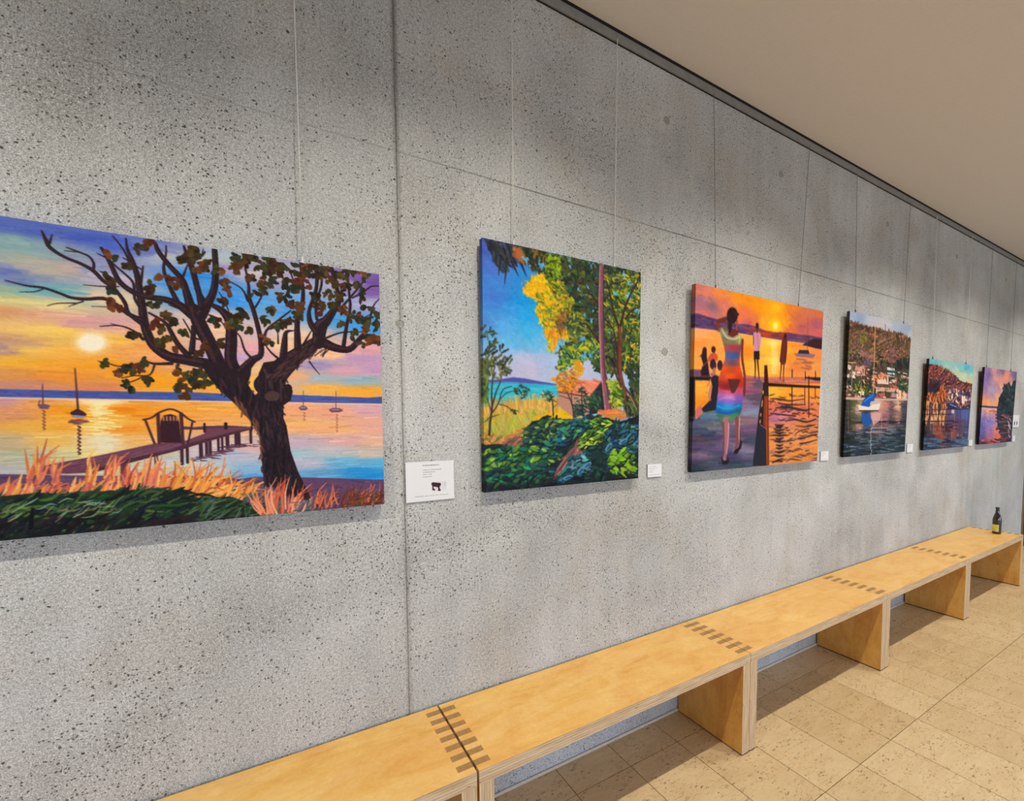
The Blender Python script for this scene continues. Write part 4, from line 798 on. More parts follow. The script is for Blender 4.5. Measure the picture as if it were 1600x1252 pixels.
    leaves(130, B((460, 640), (640, 550), (900, 560), (880, 640), (700, 720), (520, 760), (440, 740)), [(70, 120, 70), (120, 160, 80), (50, 90, 80), (150, 180, 90), (60, 96, 110)], 12, 5.5)
    leaves(110, B((960, 620), (1100, 530), (1230, 560), (1240, 700), (1100, 760), (950, 800)), [(150, 190, 60), (180, 206, 80), (110, 150, 60), (84, 130, 70)], 12, 4.6)
    leaves(120, B((880, 560), (1000, 520), (1010, 620), (860, 740), (740, 800), (620, 760), (760, 660)), [(50, 120, 110), (60, 140, 96), (40, 90, 100), (90, 160, 110), (50, 100, 140)], 12, 5.5)
    leaves(150, B((1150, 720), (1240, 600), (1470, 580), (1470, 850), (1300, 820), (1180, 880)), [(50, 90, 130), (60, 120, 150), (40, 76, 84), (90, 140, 120), (44, 100, 90)], 12, 5.5)
    leaves(190, B((100, 820), (420, 790), (640, 800), (780, 860), (640, 960), (400, 960), (120, 1010)), [(60, 120, 76), (110, 160, 70), (50, 96, 80), (140, 180, 80), (40, 110, 96)], 13, 6)
    leaves(170, B((110, 1010), (400, 960), (650, 940), (700, 1060), (540, 1120), (300, 1140), (110, 1150)), [(50, 100, 76), (50, 140, 96), (36, 80, 84), (80, 130, 76), (40, 66, 76)], 13, 6)
    leaves(90, B((860, 880), (1020, 840), (1040, 1000), (900, 1080), (740, 1100), (800, 1010)), [(60, 130, 120), (70, 150, 140), (40, 90, 100), (110, 150, 170), (60, 110, 150)], 13, 6)
    leaves(60, B((1200, 820), (1340, 800), (1440, 900), (1430, 1000), (1340, 1060), (1230, 1020)), [(140, 190, 50), (110, 160, 50), (160, 200, 70), (80, 130, 60)], 11, 7)
    for p in ((1250, 840), (1380, 960), (1330, 990), (1280, 1020), (1340, 1040), (1300, 870), (1240, 900)):
        q = B(p)[0]; c.ell(q[0], q[1], 5.2, 3.8, (130+g.normal(0, 14), 178, 52), 1, 14, .6); c.line([(q[0]-3, q[1]-2), (q[0]+3, q[1]+2)], .7, (190, 214, 110))
    for p, r in (((840, 1060), .3), ((950, 1000), .9), ((1010, 950), .6), ((1330, 740), .6), ((1200, 790), 1.0)):
        q = B(p)[0]; c.ell(q[0], q[1], 8, 3.4, (110, 156, 190), .95, 14, -r); c.ell(q[0]+.6, q[1]+.6, 5.5, 1.8, (40, 84, 120), .9, 14, -r)
    c.dabs(120, B((80, 1130), (700, 1090), (1100, 1030), (1480, 1060), (1480, 1250), (80, 1250)), [(20, 24, 34), (28, 40, 44), (34, 30, 44), (30, 52, 50)], 20, 5, -.3, .6, 5, .85)
    c.bristle(4)
    return c

# ---------- 3: people on the jetty at sunset
def paint_jetty():
    c = Canvas(1.731, 2.826, 1.206, 2.113, -.033, -.048, .0030, 33); g = c.rng
    A, B = conv(1065, 430, .15), conv(1065, 580, .15)
    sky = c.field([(p[0], p[1], q) for p, q in zip(A((180, 130), (200, 260), (320, 330), (250, 180), (400, 180), (430, 300), (250, 400), (600, 230), (640, 400), (700, 500), (800, 300), (900, 330), (980, 330), (860, 480), (760, 470), (980, 520), (1080, 480), (1150, 340), (1200, 450), (1300, 400), (1450, 400), (1250, 550), (1400, 500), (1430, 620), (1150, 580), (1000, 260)),
        ((216, 130, 118), (170, 120, 140), (146, 112, 132), (232, 140, 110), (246, 150, 80), (226, 130, 110), (214, 126, 122), (250, 160, 50), (238, 128, 90), (214, 112, 110), (250, 160, 30), (252, 176, 30), (254, 200, 40), (250, 176, 60), (228, 130, 80), (254, 214, 60), (252, 170, 50), (240, 140, 60), (214, 120, 90), (220, 126, 92), (226, 126, 80), (196, 106, 110), (186, 104, 120), (214, 112, 110), (226, 120, 70), (252, 172, 30)))], 1.2, 1.5, 3)
    wat = c.field([(p[0], p[1], q) for p, q in zip(A((180, 600), (180, 700), (300, 800), (400, 640), (700, 640), (700, 800), (880, 760), (960, 720), (960, 900), (860, 950), (1040, 760), (1150, 720), (1250, 720), (1420, 830), (1150, 860), (1200, 950), (1400, 950))+B((200, 200), (200, 330), (950, 220), (1100, 250), (1400, 220), (950, 380), (1300, 420), (960, 480), (1050, 470), (1300, 560), (1000, 640), (1200, 700), (1000, 880), (1300, 900), (1400, 700)),
        ((250, 176, 120), (246, 156, 80), (248, 170, 90), (250, 170, 90), (250, 176, 80), (246, 150, 56), (252, 200, 80), (255, 226, 120), (255, 220, 110), (250, 190, 80), (252, 190, 80), (250, 160, 60), (246, 156, 80), (240, 150, 90), (248, 156, 60), (230, 140, 80), (240, 160, 90), (246, 176, 80), (244, 150, 50), (252, 190, 70), (250, 170, 70), (250, 160, 70), (226, 120, 96), (230, 130, 90), (200, 120, 140), (226, 140, 150), (220, 140, 90), (240, 160, 80), (236, 160, 100), (232, 160, 90), (226, 150, 80), (236, 160, 90)))], 1, 1.8, 3)
    hz = lambda x: 511+(x-1088)*.108
    c.im[:] = np.where((c.PY < hz(c.PX))[..., None], sky, wat)
    f = c.im.copy(); c.paintover(700, f, 16, 4, .3, .6, 9, .55, lambda x, y: y < hz(x)); c.paintover(900, f, 18, 1.8, 0, .05, 13, .7, lambda x, y: y > hz(x))
    q = A((982, 540))[0]
    for r, a, cl in ((15, .25, (255, 206, 50)), (11, .4, (255, 214, 60)), (7.5, .7, (255, 226, 90)), (5, .95, (255, 240, 140))): c.ell(q[0]-.5, q[1]-2, r*.62, r, cl, a)
    # hills
    c.poly(A((100, 400), (170, 400), (260, 430), (350, 455), (450, 480), (600, 510), (690, 512), (780, 540), (860, 575), (960, 595), (1060, 598), (1120, 600), (1230, 620), (1330, 628), (1500, 660), (1500, 740), (1250, 705), (1060, 680), (860, 650), (640, 612), (400, 580), (100, 548)), (96, 64, 110))
    c.poly(A((780, 548), (860, 578), (1000, 600), (1090, 606), (1080, 676), (860, 648), (780, 630)), (176, 66, 54), .6)
    c.dabs(70, A((130, 420), (450, 500), (640, 530), (640, 600), (130, 545)), [(76, 58, 104), (110, 76, 124), (88, 66, 100)], 12, 2.6, .2, .15); c.dabs(40, A((1100, 615), (1480, 665), (1480, 720), (1100, 680)), [(104, 66, 100), (130, 86, 112), (84, 56, 92)], 10, 2.4, .15, .15)
    c.line(A((130, 552, 8), (640, 618, 8), (1060, 686, 8), (1300, 716, 6)), 1.2, (254, 206, 150), .8, False)
    c.poly(A((1255, 728), (1330, 690), (1380, 660), (1440, 670), (1480, 665), (1480, 775), (1400, 765), (1320, 742)), (58, 32, 42)); c.line(A((1316, 425, 5), (1310, 790, 8)), 1, (140, 70, 70))
    c.poly(A((1165, 815), (1210, 815), (1225, 785), (1320, 782), (1335, 820), (1395, 828), (1370, 865), (1200, 850)), (150, 116, 130)); c.poly(A((1210, 815), (1225, 780), (1320, 782), (1332, 822)), (48, 42, 66)); c.dabs(22, A((1180, 870), (1360, 880), (1320, 1000), (1200, 920)), [(190, 110, 80), (160, 96, 90)], 12, 2, .1, .1)
    for y in range(690, 1040, 22): c.line(A((940+g.normal(0, 6), y, 14), (995+g.normal(0, 8), y+4, 10)), 2, (255, 236, 160), .8, False)
    c.dabs(46, A((700, 540), (860, 590), (1080, 612), (1080, 670), (860, 640), (700, 610)), [(190, 70, 44), (150, 58, 60), (206, 86, 44), (120, 54, 74)], 11, 2.2, .15, .15, 6, .7)
    # far platform, deck
    c.poly(A((60, 980), (200, 985), (390, 1050), (390, 1075), (60, 1072)), (120, 84, 104)); c.poly(A((60, 1060), (300, 1060), (300, 1100), (60, 1090)), (36, 24, 34)); c.poly(B((60, 60), (140, 70), (140, 520), (60, 560)), (34, 24, 32))
    c.poly(B((640, 40), (860, 62), (1290, 62), (1450, 70), (1450, 130), (870, 130), (640, 110)), (196, 116, 96)); c.dabs(40, B((660, 50), (860, 70), (1440, 90), (1440, 120), (860, 120), (660, 100)), [(214, 130, 100), (170, 96, 96), (226, 150, 110)], 16, 2, .08, .05); c.poly(B((1285, 62), (1450, 66), (1450, 100), (1400, 100), (1290, 76)), (50, 30, 40))
    deck = B((100, 540), (220, 440), (380, 400), (560, 300), (640, 60), (800, 75), (850, 120), (740, 1010), (720, 1120), (60, 1120))
    c.poly(deck, (92, 92, 112))
    df = c.field([(p[0], p[1], q) for p, q in zip(B((660, 120), (680, 200), (780, 130), (780, 300), (680, 320), (720, 420), (300, 460), (200, 540), (150, 620), (320, 560), (680, 500), (700, 600), (640, 680), (300, 680), (200, 720), (500, 740), (700, 720), (150, 800), (350, 800), (650, 820), (200, 880), (500, 900), (700, 900), (150, 960), (350, 960), (620, 970), (150, 1030)),
        ((190, 110, 120), (170, 100, 130), (104, 86, 100), (90, 84, 104), (150, 110, 150), (140, 150, 180), (96, 126, 150), (90, 100, 124), (70, 84, 104), (120, 120, 130), (150, 120, 130), (130, 100, 130), (90, 80, 104), (66, 70, 96), (84, 70, 84), (130, 110, 140), (70, 76, 100), (90, 84, 110), (110, 100, 130), (140, 124, 156), (120, 100, 130), (60, 64, 92), (96, 92, 122), (64, 70, 92), (84, 90, 112), (70, 84, 96), (40, 50, 62)))], 1, 2, 3)
    r = c.mask(deck); ax, bx, ay, by, mk = r; c.im[ay:by, ax:bx] += mk[..., None]*(df[ay:by, ax:bx]-c.im[ay:by, ax:bx])
    c.dabs(420, deck, None, 20, 3.0, .0, .06, 14, .7, src=df); c.line(B((760, 420, 10), (640, 440, 8)), 2, (150, 170, 190), .8)
    # rail, water ripples on the right
    dk = (44, 26, 34)
    for _ in range(150):
        p = B((g.uniform(905, 1440), g.uniform(240, 960)))[0]; L = g.uniform(2, 8)*(1 if p[1] < 650 else 1.2); t = g.normal(-.1, .15)
        c.line([(p[0]-L, p[1]+g.normal(0, 1), .6), (p[0], p[1]+g.normal(0, 1.2), 2.2), (p[0]+L, p[1]+L*t, .6)], 2, [(60, 36, 42), (96, 56, 60), (150, 110, 130), (80, 46, 46), (190, 130, 110)][int(g.integers(5))], .85)
    for pts in (((920, 290, 8), (1000, 290, 16), (1130, 310, 14), (1280, 290, 8)), ((980, 385, 10), (1100, 375, 26), (1280, 410, 24), (1330, 400, 8)), ((1000, 330, 10), (1100, 350, 18), (1290, 350, 10)), ((920, 440, 10), (1050, 455, 16), (1190, 470, 14)), ((1080, 520, 10), (1180, 505, 18), (1300, 530, 20), (1400, 500, 14)), ((1190, 570, 8), (1300, 580, 14), (1390, 560, 10)), ((1230, 710, 14), (1320, 680, 16), (1410, 660, 18)), ((1230, 755, 14), (1310, 745, 16), (1410, 715, 8)), ((1180, 660, 8), (1240, 620, 12), (1330, 600, 10)), ((945, 955, 12), (1000, 930, 22), (1060, 910, 8)), ((1290, 830, 12), (1330, 828, 8))): c.line(B(*pts), 2, (52, 32, 40), .95)
    for y, ww in ((560, 80), (580, 60), (610, 90), (640, 80), (665, 110), (700, 70), (730, 90), (770, 60), (800, 60), (840, 80), (880, 90)): c.line(B((1020-ww*.6, y, 10), (1020, y+8, 24), (1020+ww*.6, y-2, 10)), 3, (50, 34, 44), .95)
    for x, y0, y1, ww in ((1150, 155, 370, 18), (1283, 165, 350, 14), (1325, 60, 480, 20), (1392, 175, 290, 14)): c.line(B((x, y0, ww), (x, y1, ww*.8)), 2, dk)
    for x, y0, y1 in ((1152, 985, 1040), (1288, 1010, 1067), (1395, 1005, 1050)): c.line(A((x, y0, 16), (x, y1+20, 16)), 2, dk)
    c.line(B((870, 140, 34), (1440, 168, 26)), 4, (40, 18, 22), 1, False)
    c.poly(B((862, -60), (892, -60), (905, 130), (900, 260), (870, 270), (860, 120)), (60, 24, 24)); c.poly(B((850, 120), (905, 140), (912, 980), (890, 990), (740, 990), (790, 560), (810, 400), (840, 240)), (44, 30, 36)); c.poly(B((860, 255), (905, 262), (912, 980), (885, 985), (880, 600), (850, 560)), (140, 62, 30)); c.line(B((880, 280, 10), (888, 970, 12)), 1.6, (196, 104, 50), .8); c.poly(B((800, 560), (880, 605), (880, 980), (745, 985)), (42, 44, 56)); c.line(B((820, 560, 8), (884, 604, 8)), 1.4, (190, 130, 140))
    for x, y in ((852, 220), (842, 320), (838, 355), (826, 455), (820, 525)): c.line(B((x, y-10, 16), (x-3, y+12, 16)), 2.4, (246, 176, 120), 1, False)
    # people
    sk, hr = (126, 60, 48), (48, 26, 28)
    def fig(pts, cl): c.poly(A(*pts), cl)
    c.line(A((765, 880, 26), (768, 960, 20), (764, 1075, 12)), 3, (70, 30, 34)); c.line(A((792, 880, 26), (798, 960, 20), (808, 1075, 12)), 3, (70, 30, 34)); fig(((752, 790), (812, 790), (812, 880), (785, 876), (752, 882)), (36, 26, 34)); fig(((750, 600), (785, 585), (822, 605), (828, 650), (812, 790), (754, 792), (745, 660)), (206, 150, 176)); c.line(A((790, 620, 10), (800, 780, 12)), 2, (176, 120, 160)); c.ell(*A((787, 530))[0], 2.6, 5.2, (60, 26, 28)); c.line(A((787, 560, 20), (787, 592, 22)), 3, (84, 36, 34)); c.line(A((750, 640, 12), (748, 730, 10)), 2, (110, 46, 46))
    fig(((1050, 650), (1080, 640), (1102, 680), (1098, 800), (1085, 920), (1050, 935), (1020, 900), (1035, 760)), (110, 44, 40)); c.ell(*A((1081, 640))[0], 2.6, 5.0, (70, 28, 30)); c.line(A((1040, 900, 26), (1035, 980, 18), (1025, 1090, 10)), 3, (96, 34, 36)); c.line(A((1068, 920, 24), (1062, 1000, 18), (1060, 1120, 9)), 3, (120, 46, 40)); c.line(A((1095, 700, 10), (1075, 900, 12)), 2, (70, 30, 36))
    fig(((205, 860), (215, 790), (240, 755), (262, 775), (262, 850), (275, 920), (290, 1050), (205, 1050), (200, 1000), (225, 930)), (44, 26, 36)); c.ell(*A((240, 785))[0], 3.4, 5.4, (52, 28, 32)); c.line(A((215, 830, 20), (190, 850, 8)), 2, (70, 36, 40))
    fig(((270, 870), (300, 820), (340, 800), (378, 840), (375, 890), (290, 900)), (206, 92, 60)); c.ell(*A((332, 775))[0], 3.4, 5.2, (66, 32, 34)); c.line(A((280, 890, 12), (210, 960, 10)), 2, (150, 80, 70))
    c.ell(*A((330, 930))[0], 5.4, 8.4, (58, 36, 44)); c.line(A((350, 880, 8), (365, 940, 8), (350, 1000, 7)), 1.2, (226, 170, 180)); c.ell(*A((400, 940))[0], 4.2, 8.2, (64, 34, 36)); c.line(A((340, 985, 40), (335, 1060, 46)), 5, (190, 116, 104)); c.line(A((285, 900, 10), (295, 1020, 16), (320, 1070, 10)), 2, (230, 150, 130))
    c.poly(B((300, 70), (350, 40), (385, 60), (385, 400), (230, 430), (205, 395), (300, 300), (320, 160)), (36, 34, 50)); c.line(B((310, 160, 30), (285, 260, 26), (300, 300, 20)), 4, (196, 130, 120)); c.line(B((300, 90, 14), (265, 160, 10)), 2, (226, 110, 80)); c.poly(B((150, 400), (205, 360), (215, 430), (160, 500), (138, 505)), (206, 120, 110)); c.line(B((250, 310, 8), (160, 390, 8)), 1.2, (200, 120, 110))
    # the woman walking away
    c.line(A((440, 470, 50), (370, 500, 40), (395, 570, 44)), 6, sk); c.line(A((470, 455, 44), (385, 478, 38)), 6, (110, 50, 46))
    body = A((390, 555), (400, 600), (425, 680), (440, 740), (455, 820), (452, 880), (430, 940), (405, 1010), (388, 1080), (382, 1160), (378, 1220), (368, 1300), (358, 1400), (370, 1470), (400, 1515), (490, 1525), (570, 1500), (605, 1460), (630, 1400), (632, 1300), (636, 1220), (640, 1150), (640, 1080), (625, 1000), (605, 930), (603, 880), (612, 800), (630, 720), (638, 660), (620, 632), (570, 605), (520, 600), (450, 525))
    bc = [(470, 560, (120, 92, 76)), (420, 600, (150, 150, 120)), (440, 660, (120, 124, 100)), (520, 690, (128, 128, 96)), (600, 680, (150, 156, 110)), (620, 650, (190, 190, 130)), (450, 760, (170, 84, 96)), (540, 755, (176, 66, 70)), (610, 760, (150, 70, 84)), (470, 830, (84, 104, 156)), (540, 850, (66, 100, 168)), (600, 830, (90, 84, 130)), (455, 900, (150, 96, 110)), (530, 915, (110, 84, 104)), (600, 900, (170, 90, 80)), (430, 970, (226, 96, 50)), (520, 990, (200, 84, 40)), (600, 980, (226, 84, 40)), (400, 1060, (206, 80, 50)), (500, 1050, (236, 96, 40)), (620, 1070, (206, 66, 44)), (400, 1130, (170, 52, 44)), (480, 1160, (140, 44, 40)), (620, 1140, (190, 60, 44)), (400, 1200, (190, 84, 120)), (500, 1220, (216, 100, 130)), (620, 1210, (200, 84, 110)), (390, 1250, (176, 110, 176)), (500, 1270, (206, 140, 200)), (600, 1270, (140, 96, 176)), (390, 1310, (130, 100, 190)), (500, 1320, (150, 112, 206)), (600, 1320, (120, 96, 180)), (380, 1350, (36, 130, 206)), (480, 1370, (60, 160, 220)), (600, 1360, (40, 120, 180)), (370, 1410, (30, 110, 176)), (480, 1430, (50, 110, 180)), (610, 1420, (40, 110, 120)), (390, 1470, (70, 120, 110)), (480, 1490, (110, 150, 90)), (570, 1475, (80, 140, 110)), (470, 1515, (90, 120, 70))]
    bf = c.field([(1065+x*.15, 430+y*.15, cl) for x, y, cl in bc], 1, 1.9, 3.5)
    c.blend(body, bf)
    c.line(A((420, 560, 20), (470, 645, 22), (550, 665, 20), (605, 642, 14)), 3, (206, 200, 160), .8); c.line(A((605, 650, 9), (600, 715, 10)), 2, (236, 220, 120), .9)
    fig(((500, 560), (585, 560), (590, 620), (530, 650), (480, 620)), (110, 48, 46)); c.ell(*A((528, 420))[0], 8.6, 13, hr); c.line(A((500, 440, 70), (505, 540, 56), (498, 590, 24)), 8, (50, 30, 32)); c.line(A((560, 400, 50), (590, 410, 26)), 6, (64, 34, 34)); c.line(A((578, 480, 24), (575, 560, 26)), 3, (166, 80, 60))
    c.line(A((635, 680, 36), (630, 850, 34), (650, 1000, 32))+B((655, 60, 34), (655, 180, 40), (652, 250, 30)), 5, (120, 52, 44)); c.line(A((612, 860, 8), (612, 960, 8), (650, 1060, 8)), 1.2, (236, 140, 110), .8)
    c.poly(B((480, 80), (620, 85), (560, 215), (540, 235), (515, 225)), (84, 44, 42), .85); c.poly(B((400, 130), (480, 150), (520, 205), (395, 185)), (140, 36, 38), .6)
    c.line(B((370, 365, 18), (480, 395, 20), (610, 355, 14)), 3, (40, 170, 226), .8); c.line(B((372, 425, 14), (480, 440, 16), (600, 405, 12)), 3, (30, 84, 160), .7); c.line(B((390, 300, 10), (480, 270, 14), (560, 300, 10)), 2, (190, 150, 220), .7)
    c.line(B((460, 520, 84), (465, 640, 70), (455, 760, 56), (450, 880, 44), (445, 930, 50)), 12, (176, 116, 124)); c.line(B((435, 540, 20), (440, 700, 20), (438, 880, 16)), 3, (120, 70, 84)); c.line(B((488, 540, 12), (490, 640, 14), (470, 860, 10)), 2, (226, 170, 170)); c.line(B((575, 500, 60), (580, 620, 52), (580, 740, 44), (565, 800, 40)), 8, (140, 82, 84)); c.line(B((605, 480, 10), (598, 640, 10), (600, 740, 8)), 1.6, (240, 190, 160))
    c.poly(B((412, 890), (440, 935), (470, 930), (490, 900), (492, 950), (470, 975), (425, 972)), (34, 24, 38)); c.poly(B((600, 705), (630, 740), (620, 800), (580, 860), (548, 862), (545, 830), (590, 800), (610, 750)), (36, 24, 38))
    c.bristle(3)
    return c

# ---------- 4: boat in front of a hillside town
def paint_harbour():
    c = Canvas(3.132, 4.006, 1.213, 2.154, -.033, -.048, .0034, 44); g = c.rng
    A = conv(1300, 470, .2077)
    sky = c.field([(p[0], p[1], q) for p, q in zip(A((150, 100), (200, 140), (300, 140), (400, 170), (500, 170), (560, 220), (590, 250), (350, 200)), ((176, 190, 214), (160, 176, 206), (196, 200, 212), (200, 200, 206), (176, 188, 206), (160, 176, 200), (190, 196, 208), (206, 196, 196)))], 1, 1, 3)
    c.im[:] = sky; c.paintover(260, sky, 14, 4, .3, .5, 8, .6)
    hill = A((90, 140), (140, 150), (200, 180), (280, 195), (340, 205), (400, 225), (480, 245), (520, 240), (560, 270), (610, 300), (600, 745), (90, 745))
    c.poly(hill, (110, 84, 70))
    c.dabs(1300, A((90, 140), (280, 195), (400, 225), (520, 240), (600, 295), (590, 480), (300, 440), (90, 420)), [(140, 100, 70), (120, 110, 60), (160, 110, 90), (100, 76, 70), (150, 130, 70), (90, 80, 56), (170, 120, 100), (84, 60, 70), (130, 84, 84), (60, 54, 44), (186, 140, 110), (70, 76, 46)], 6, 2.2, -.9, .6, 12, .85)
    c.dabs(60, A((100, 150), (300, 205), (520, 250), (590, 300), (590, 330), (300, 240), (100, 190)), [(84, 56, 50), (110, 70, 60), (64, 50, 46)], 5, 4, 1.4, .3); c.dabs(40, A((210, 250), (260, 240), (280, 340), (210, 330)), [(130, 130, 60), (150, 140, 76), (110, 104, 60)], 6, 2.2, 1.3, .4, 12, .7)
    c.dabs(700, A((90, 400), (590, 440), (590, 720), (90, 720)), [(50, 70, 46), (70, 96, 56), (40, 46, 50), (110, 80, 70), (150, 100, 90), (90, 70, 60), (60, 84, 70), (176, 130, 110), (34, 40, 40), (44, 60, 44), (30, 34, 38)], 5, 2.6, 1.2, .6, 11, .88)
    c.dabs(50, A((200, 350), (330, 400), (330, 450), (200, 420)), [(160, 120, 110), (130, 96, 96), (176, 130, 104)], 5, 2.4, .4, .8, 12, .75); c.dabs(70, A((430, 350), (500, 380), (500, 460), (410, 460)), [(150, 96, 96), (176, 120, 110), (120, 80, 80), (90, 70, 66)], 5, 2.8, .4, .8, 12, .75); c.dabs(60, A((480, 460), (590, 440), (590, 500), (480, 520)), [(40, 50, 50), (60, 66, 60), (34, 40, 46)], 8, 4, 1.5, .2)
    c.dabs(40, A((240, 440), (290, 440), (280, 490), (240, 490)), [(140, 104, 130), (110, 84, 110)], 5, 2.4, .5, .8, 10, .75)
    def pol(pts, cl, a=1.0): c.poly(A(*pts), cl, a)
    for pts, cl in ((((340, 600), (355, 560), (425, 575), (425, 630), (340, 625)), (236, 206, 190)), (((335, 590), (370, 535), (420, 565), (420, 590)), (226, 150, 120)), (((415, 500), (470, 510), (475, 575), (415, 570)), (226, 226, 226)), (((410, 520), (480, 530), (480, 545), (410, 540)), (60, 84, 84)), (((420, 550), (478, 560), (478, 572), (420, 562)), (70, 80, 90)), (((330, 650), (500, 660), (500, 690), (330, 680)), (216, 176, 150)), (((440, 630), (500, 640), (490, 665), (440, 655)), (190, 110, 96)), (((300, 560), (345, 560), (345, 625), (315, 620)), (226, 150, 110)), (((150, 530), (178, 535), (176, 585), (150, 580)), (236, 226, 216)), (((120, 480), (145, 490), (140, 520), (120, 515)), (236, 230, 220)), (((112, 550), (130, 552), (130, 580), (112, 575)), (226, 220, 216)), (((200, 670), (245, 665), (240, 712), (205, 712)), (240, 216, 190)), (((195, 675), (222, 640), (248, 670)), (216, 150, 120)), (((170, 700), (210, 690), (215, 730), (170, 730)), (206, 150, 150)), (((445, 690), (490, 700), (490, 728), (445, 725)), (190, 150, 170)), (((488, 670), (523, 675), (520, 750), (485, 748)), (246, 206, 170)), (((525, 700), (545, 680), (565, 710), (560, 745), (525, 742)), (236, 196, 180)), (((520, 560), (560, 570), (555, 580), (520, 575)), (226, 214, 200)), (((330, 700), (400, 690), (395, 730), (330, 735)), (176, 110, 110)), (((455, 590), (485, 600), (480, 620), (455, 615)), (226, 190, 170)), (((95, 725), (330, 735), (570, 740), (570, 750), (330, 750), (95, 742)), (214, 180, 160))): pol(pts, cl)
    c.dabs(70, A((140, 650), (190, 600), (260, 600), (300, 660), (290, 710), (150, 710)), [(84, 120, 50), (60, 96, 56), (150, 160, 50), (196, 170, 70), (50, 70, 50), (34, 50, 40)], 5, 2.6, 1.2, .5, 10, .85); c.dabs(40, A((495, 600), (560, 590), (565, 690), (500, 660)), [(50, 96, 60), (70, 110, 76), (34, 60, 50)], 5, 2.8, 1, .5); c.dabs(26, A((180, 510), (250, 480), (250, 560), (190, 560)), [(206, 150, 130), (226, 170, 150)], 6, 5, 1, .5)
    c.dabs(60, A((100, 480), (590, 540), (580, 735), (100, 725)), [(236, 222, 206), (226, 196, 176), (206, 150, 130), (240, 236, 230), (214, 170, 150)], 3.4, 2.4, .1, .2, 8, .9)
    c.dabs(160, A((100, 430), (590, 480), (580, 725), (100, 715)), [(30, 36, 36), (40, 54, 42), (50, 66, 46), (26, 28, 34)], 4.5, 1.8, 1.3, .4, 6, .85)
    # reflections
    W = c.field([(p[0], p[1], q) for p, q in zip(A((110, 770), (110, 900), (100, 1050), (170, 770), (170, 900), (200, 800), (200, 950), (260, 900), (260, 800), (330, 800), (330, 880), (330, 960), (400, 780), (400, 900), (450, 800), (450, 900), (500, 790), (500, 880), (540, 800), (540, 900), (420, 970), (250, 1000), (150, 1050), (300, 1060), (400, 1050), (500, 1000), (530, 1080), (200, 1130), (350, 1130), (480, 1130), (110, 1150)),
        ((50, 56, 50), (46, 46, 44), (36, 44, 46), (90, 100, 60), (84, 90, 60), (206, 170, 150), (180, 140, 120), (50, 90, 150), (60, 60, 60), (226, 180, 160), (190, 140, 150), (120, 96, 110), (206, 150, 130), (170, 120, 130), (120, 90, 100), (84, 76, 90), (236, 190, 160), (170, 130, 120), (70, 66, 84), (50, 60, 66), (110, 90, 100), (50, 60, 70), (40, 50, 56), (60, 76, 84), (50, 66, 76), (44, 60, 70), (36, 50, 60), (50, 66, 80), (44, 60, 66), (50, 70, 76), (30, 40, 46)))], 1.6, 1, 3)
    r = c.mask(A((60, 745), (330, 750), (620, 752), (600, 1200), (60, 1200))); ax, bx, ay, by, mk = r; c.im[ay:by, ax:bx] += mk[..., None]*(W[ay:by, ax:bx]-c.im[ay:by, ax:bx])
    c.dabs(500, A((80, 755), (575, 755), (550, 1140), (70, 1180)), None, 9, 2.2, 0, .06, 17, .75, src=W); c.dabs(110, A((80, 980), (550, 960), (545, 1130), (75, 1170)), [(90, 120, 140), (40, 60, 70), (120, 140, 160), (30, 44, 50)], 12, 2, 0, .06, 8, .8)
    c.dabs(40, A((80, 905), (560, 905), (560, 925), (80, 925)), [(40, 40, 46), (60, 60, 60)], 14, 1.6, 0, .03)
    # boat
    pol(((218, 790), (240, 740), (300, 700), (322, 695), (318, 750), (275, 798)), (30, 96, 190)); c.line(A((240, 760, 10), (310, 710, 9)), 2, (70, 140, 220)); pol(((196, 785), (222, 790), (275, 800), (330, 765), (368, 768), (350, 825), (205, 828)), (238, 226, 214)); pol(((290, 760), (335, 750), (370, 755), (366, 772), (285, 785)), (206, 190, 190)); c.line(A((205, 828, 7), (350, 828, 8)), 1.5, (40, 34, 44)); pol(((222, 850), (280, 850), (300, 900), (275, 950), (230, 930)), (40, 96, 170)); pol(((290, 845), (370, 845), (360, 900), (310, 940)), (226, 180, 170), .8)
    c.line(A((325, 205, 9), (318, 450, 9), (310, 695, 9)), 2, (226, 170, 120)); c.line(A((290, 455, 6), (350, 458, 6)), 1.2, (206, 150, 110)); c.line(A((402, 180, 7), (400, 225, 9)), 1.6, (110, 84, 90)); c.line(A((150, 465, 7), (148, 640, 7)), 1.5, (196, 150, 110)); c.line(A((120, 465, 7), (175, 466, 7)), 1.5, (226, 180, 140)); c.line(A((220, 560, 6), (220, 640, 6)), 1.2, (196, 140, 110)); c.line(A((180, 560, 6), (248, 563, 6)), 1.2, (206, 160, 130)); c.line(A((395, 470, 5), (395, 540, 5)), 1.1, (150, 110, 96))
    for y in range(955, 1160, 24): c.line(A((296+g.normal(0, 3), y, 6), (292+g.normal(0, 3), y+16, 7)), 1.5, (226, 216, 216), .95, False)
    c.line(A((300, 958, 6), (420, 958, 5)), 1.2, (226, 190, 180), .8); c.line(A((255, 990, 7), (400, 990, 6)), 1.4, (206, 180, 180), .8); c.line(A((120, 760, 7), (125, 1000, 6)), 1.5, (176, 120, 80), .7); c.line(A((375, 770, 9), (372, 950, 7)), 2, (236, 170, 120), .7)
    c.bristle(3, False)
    return c

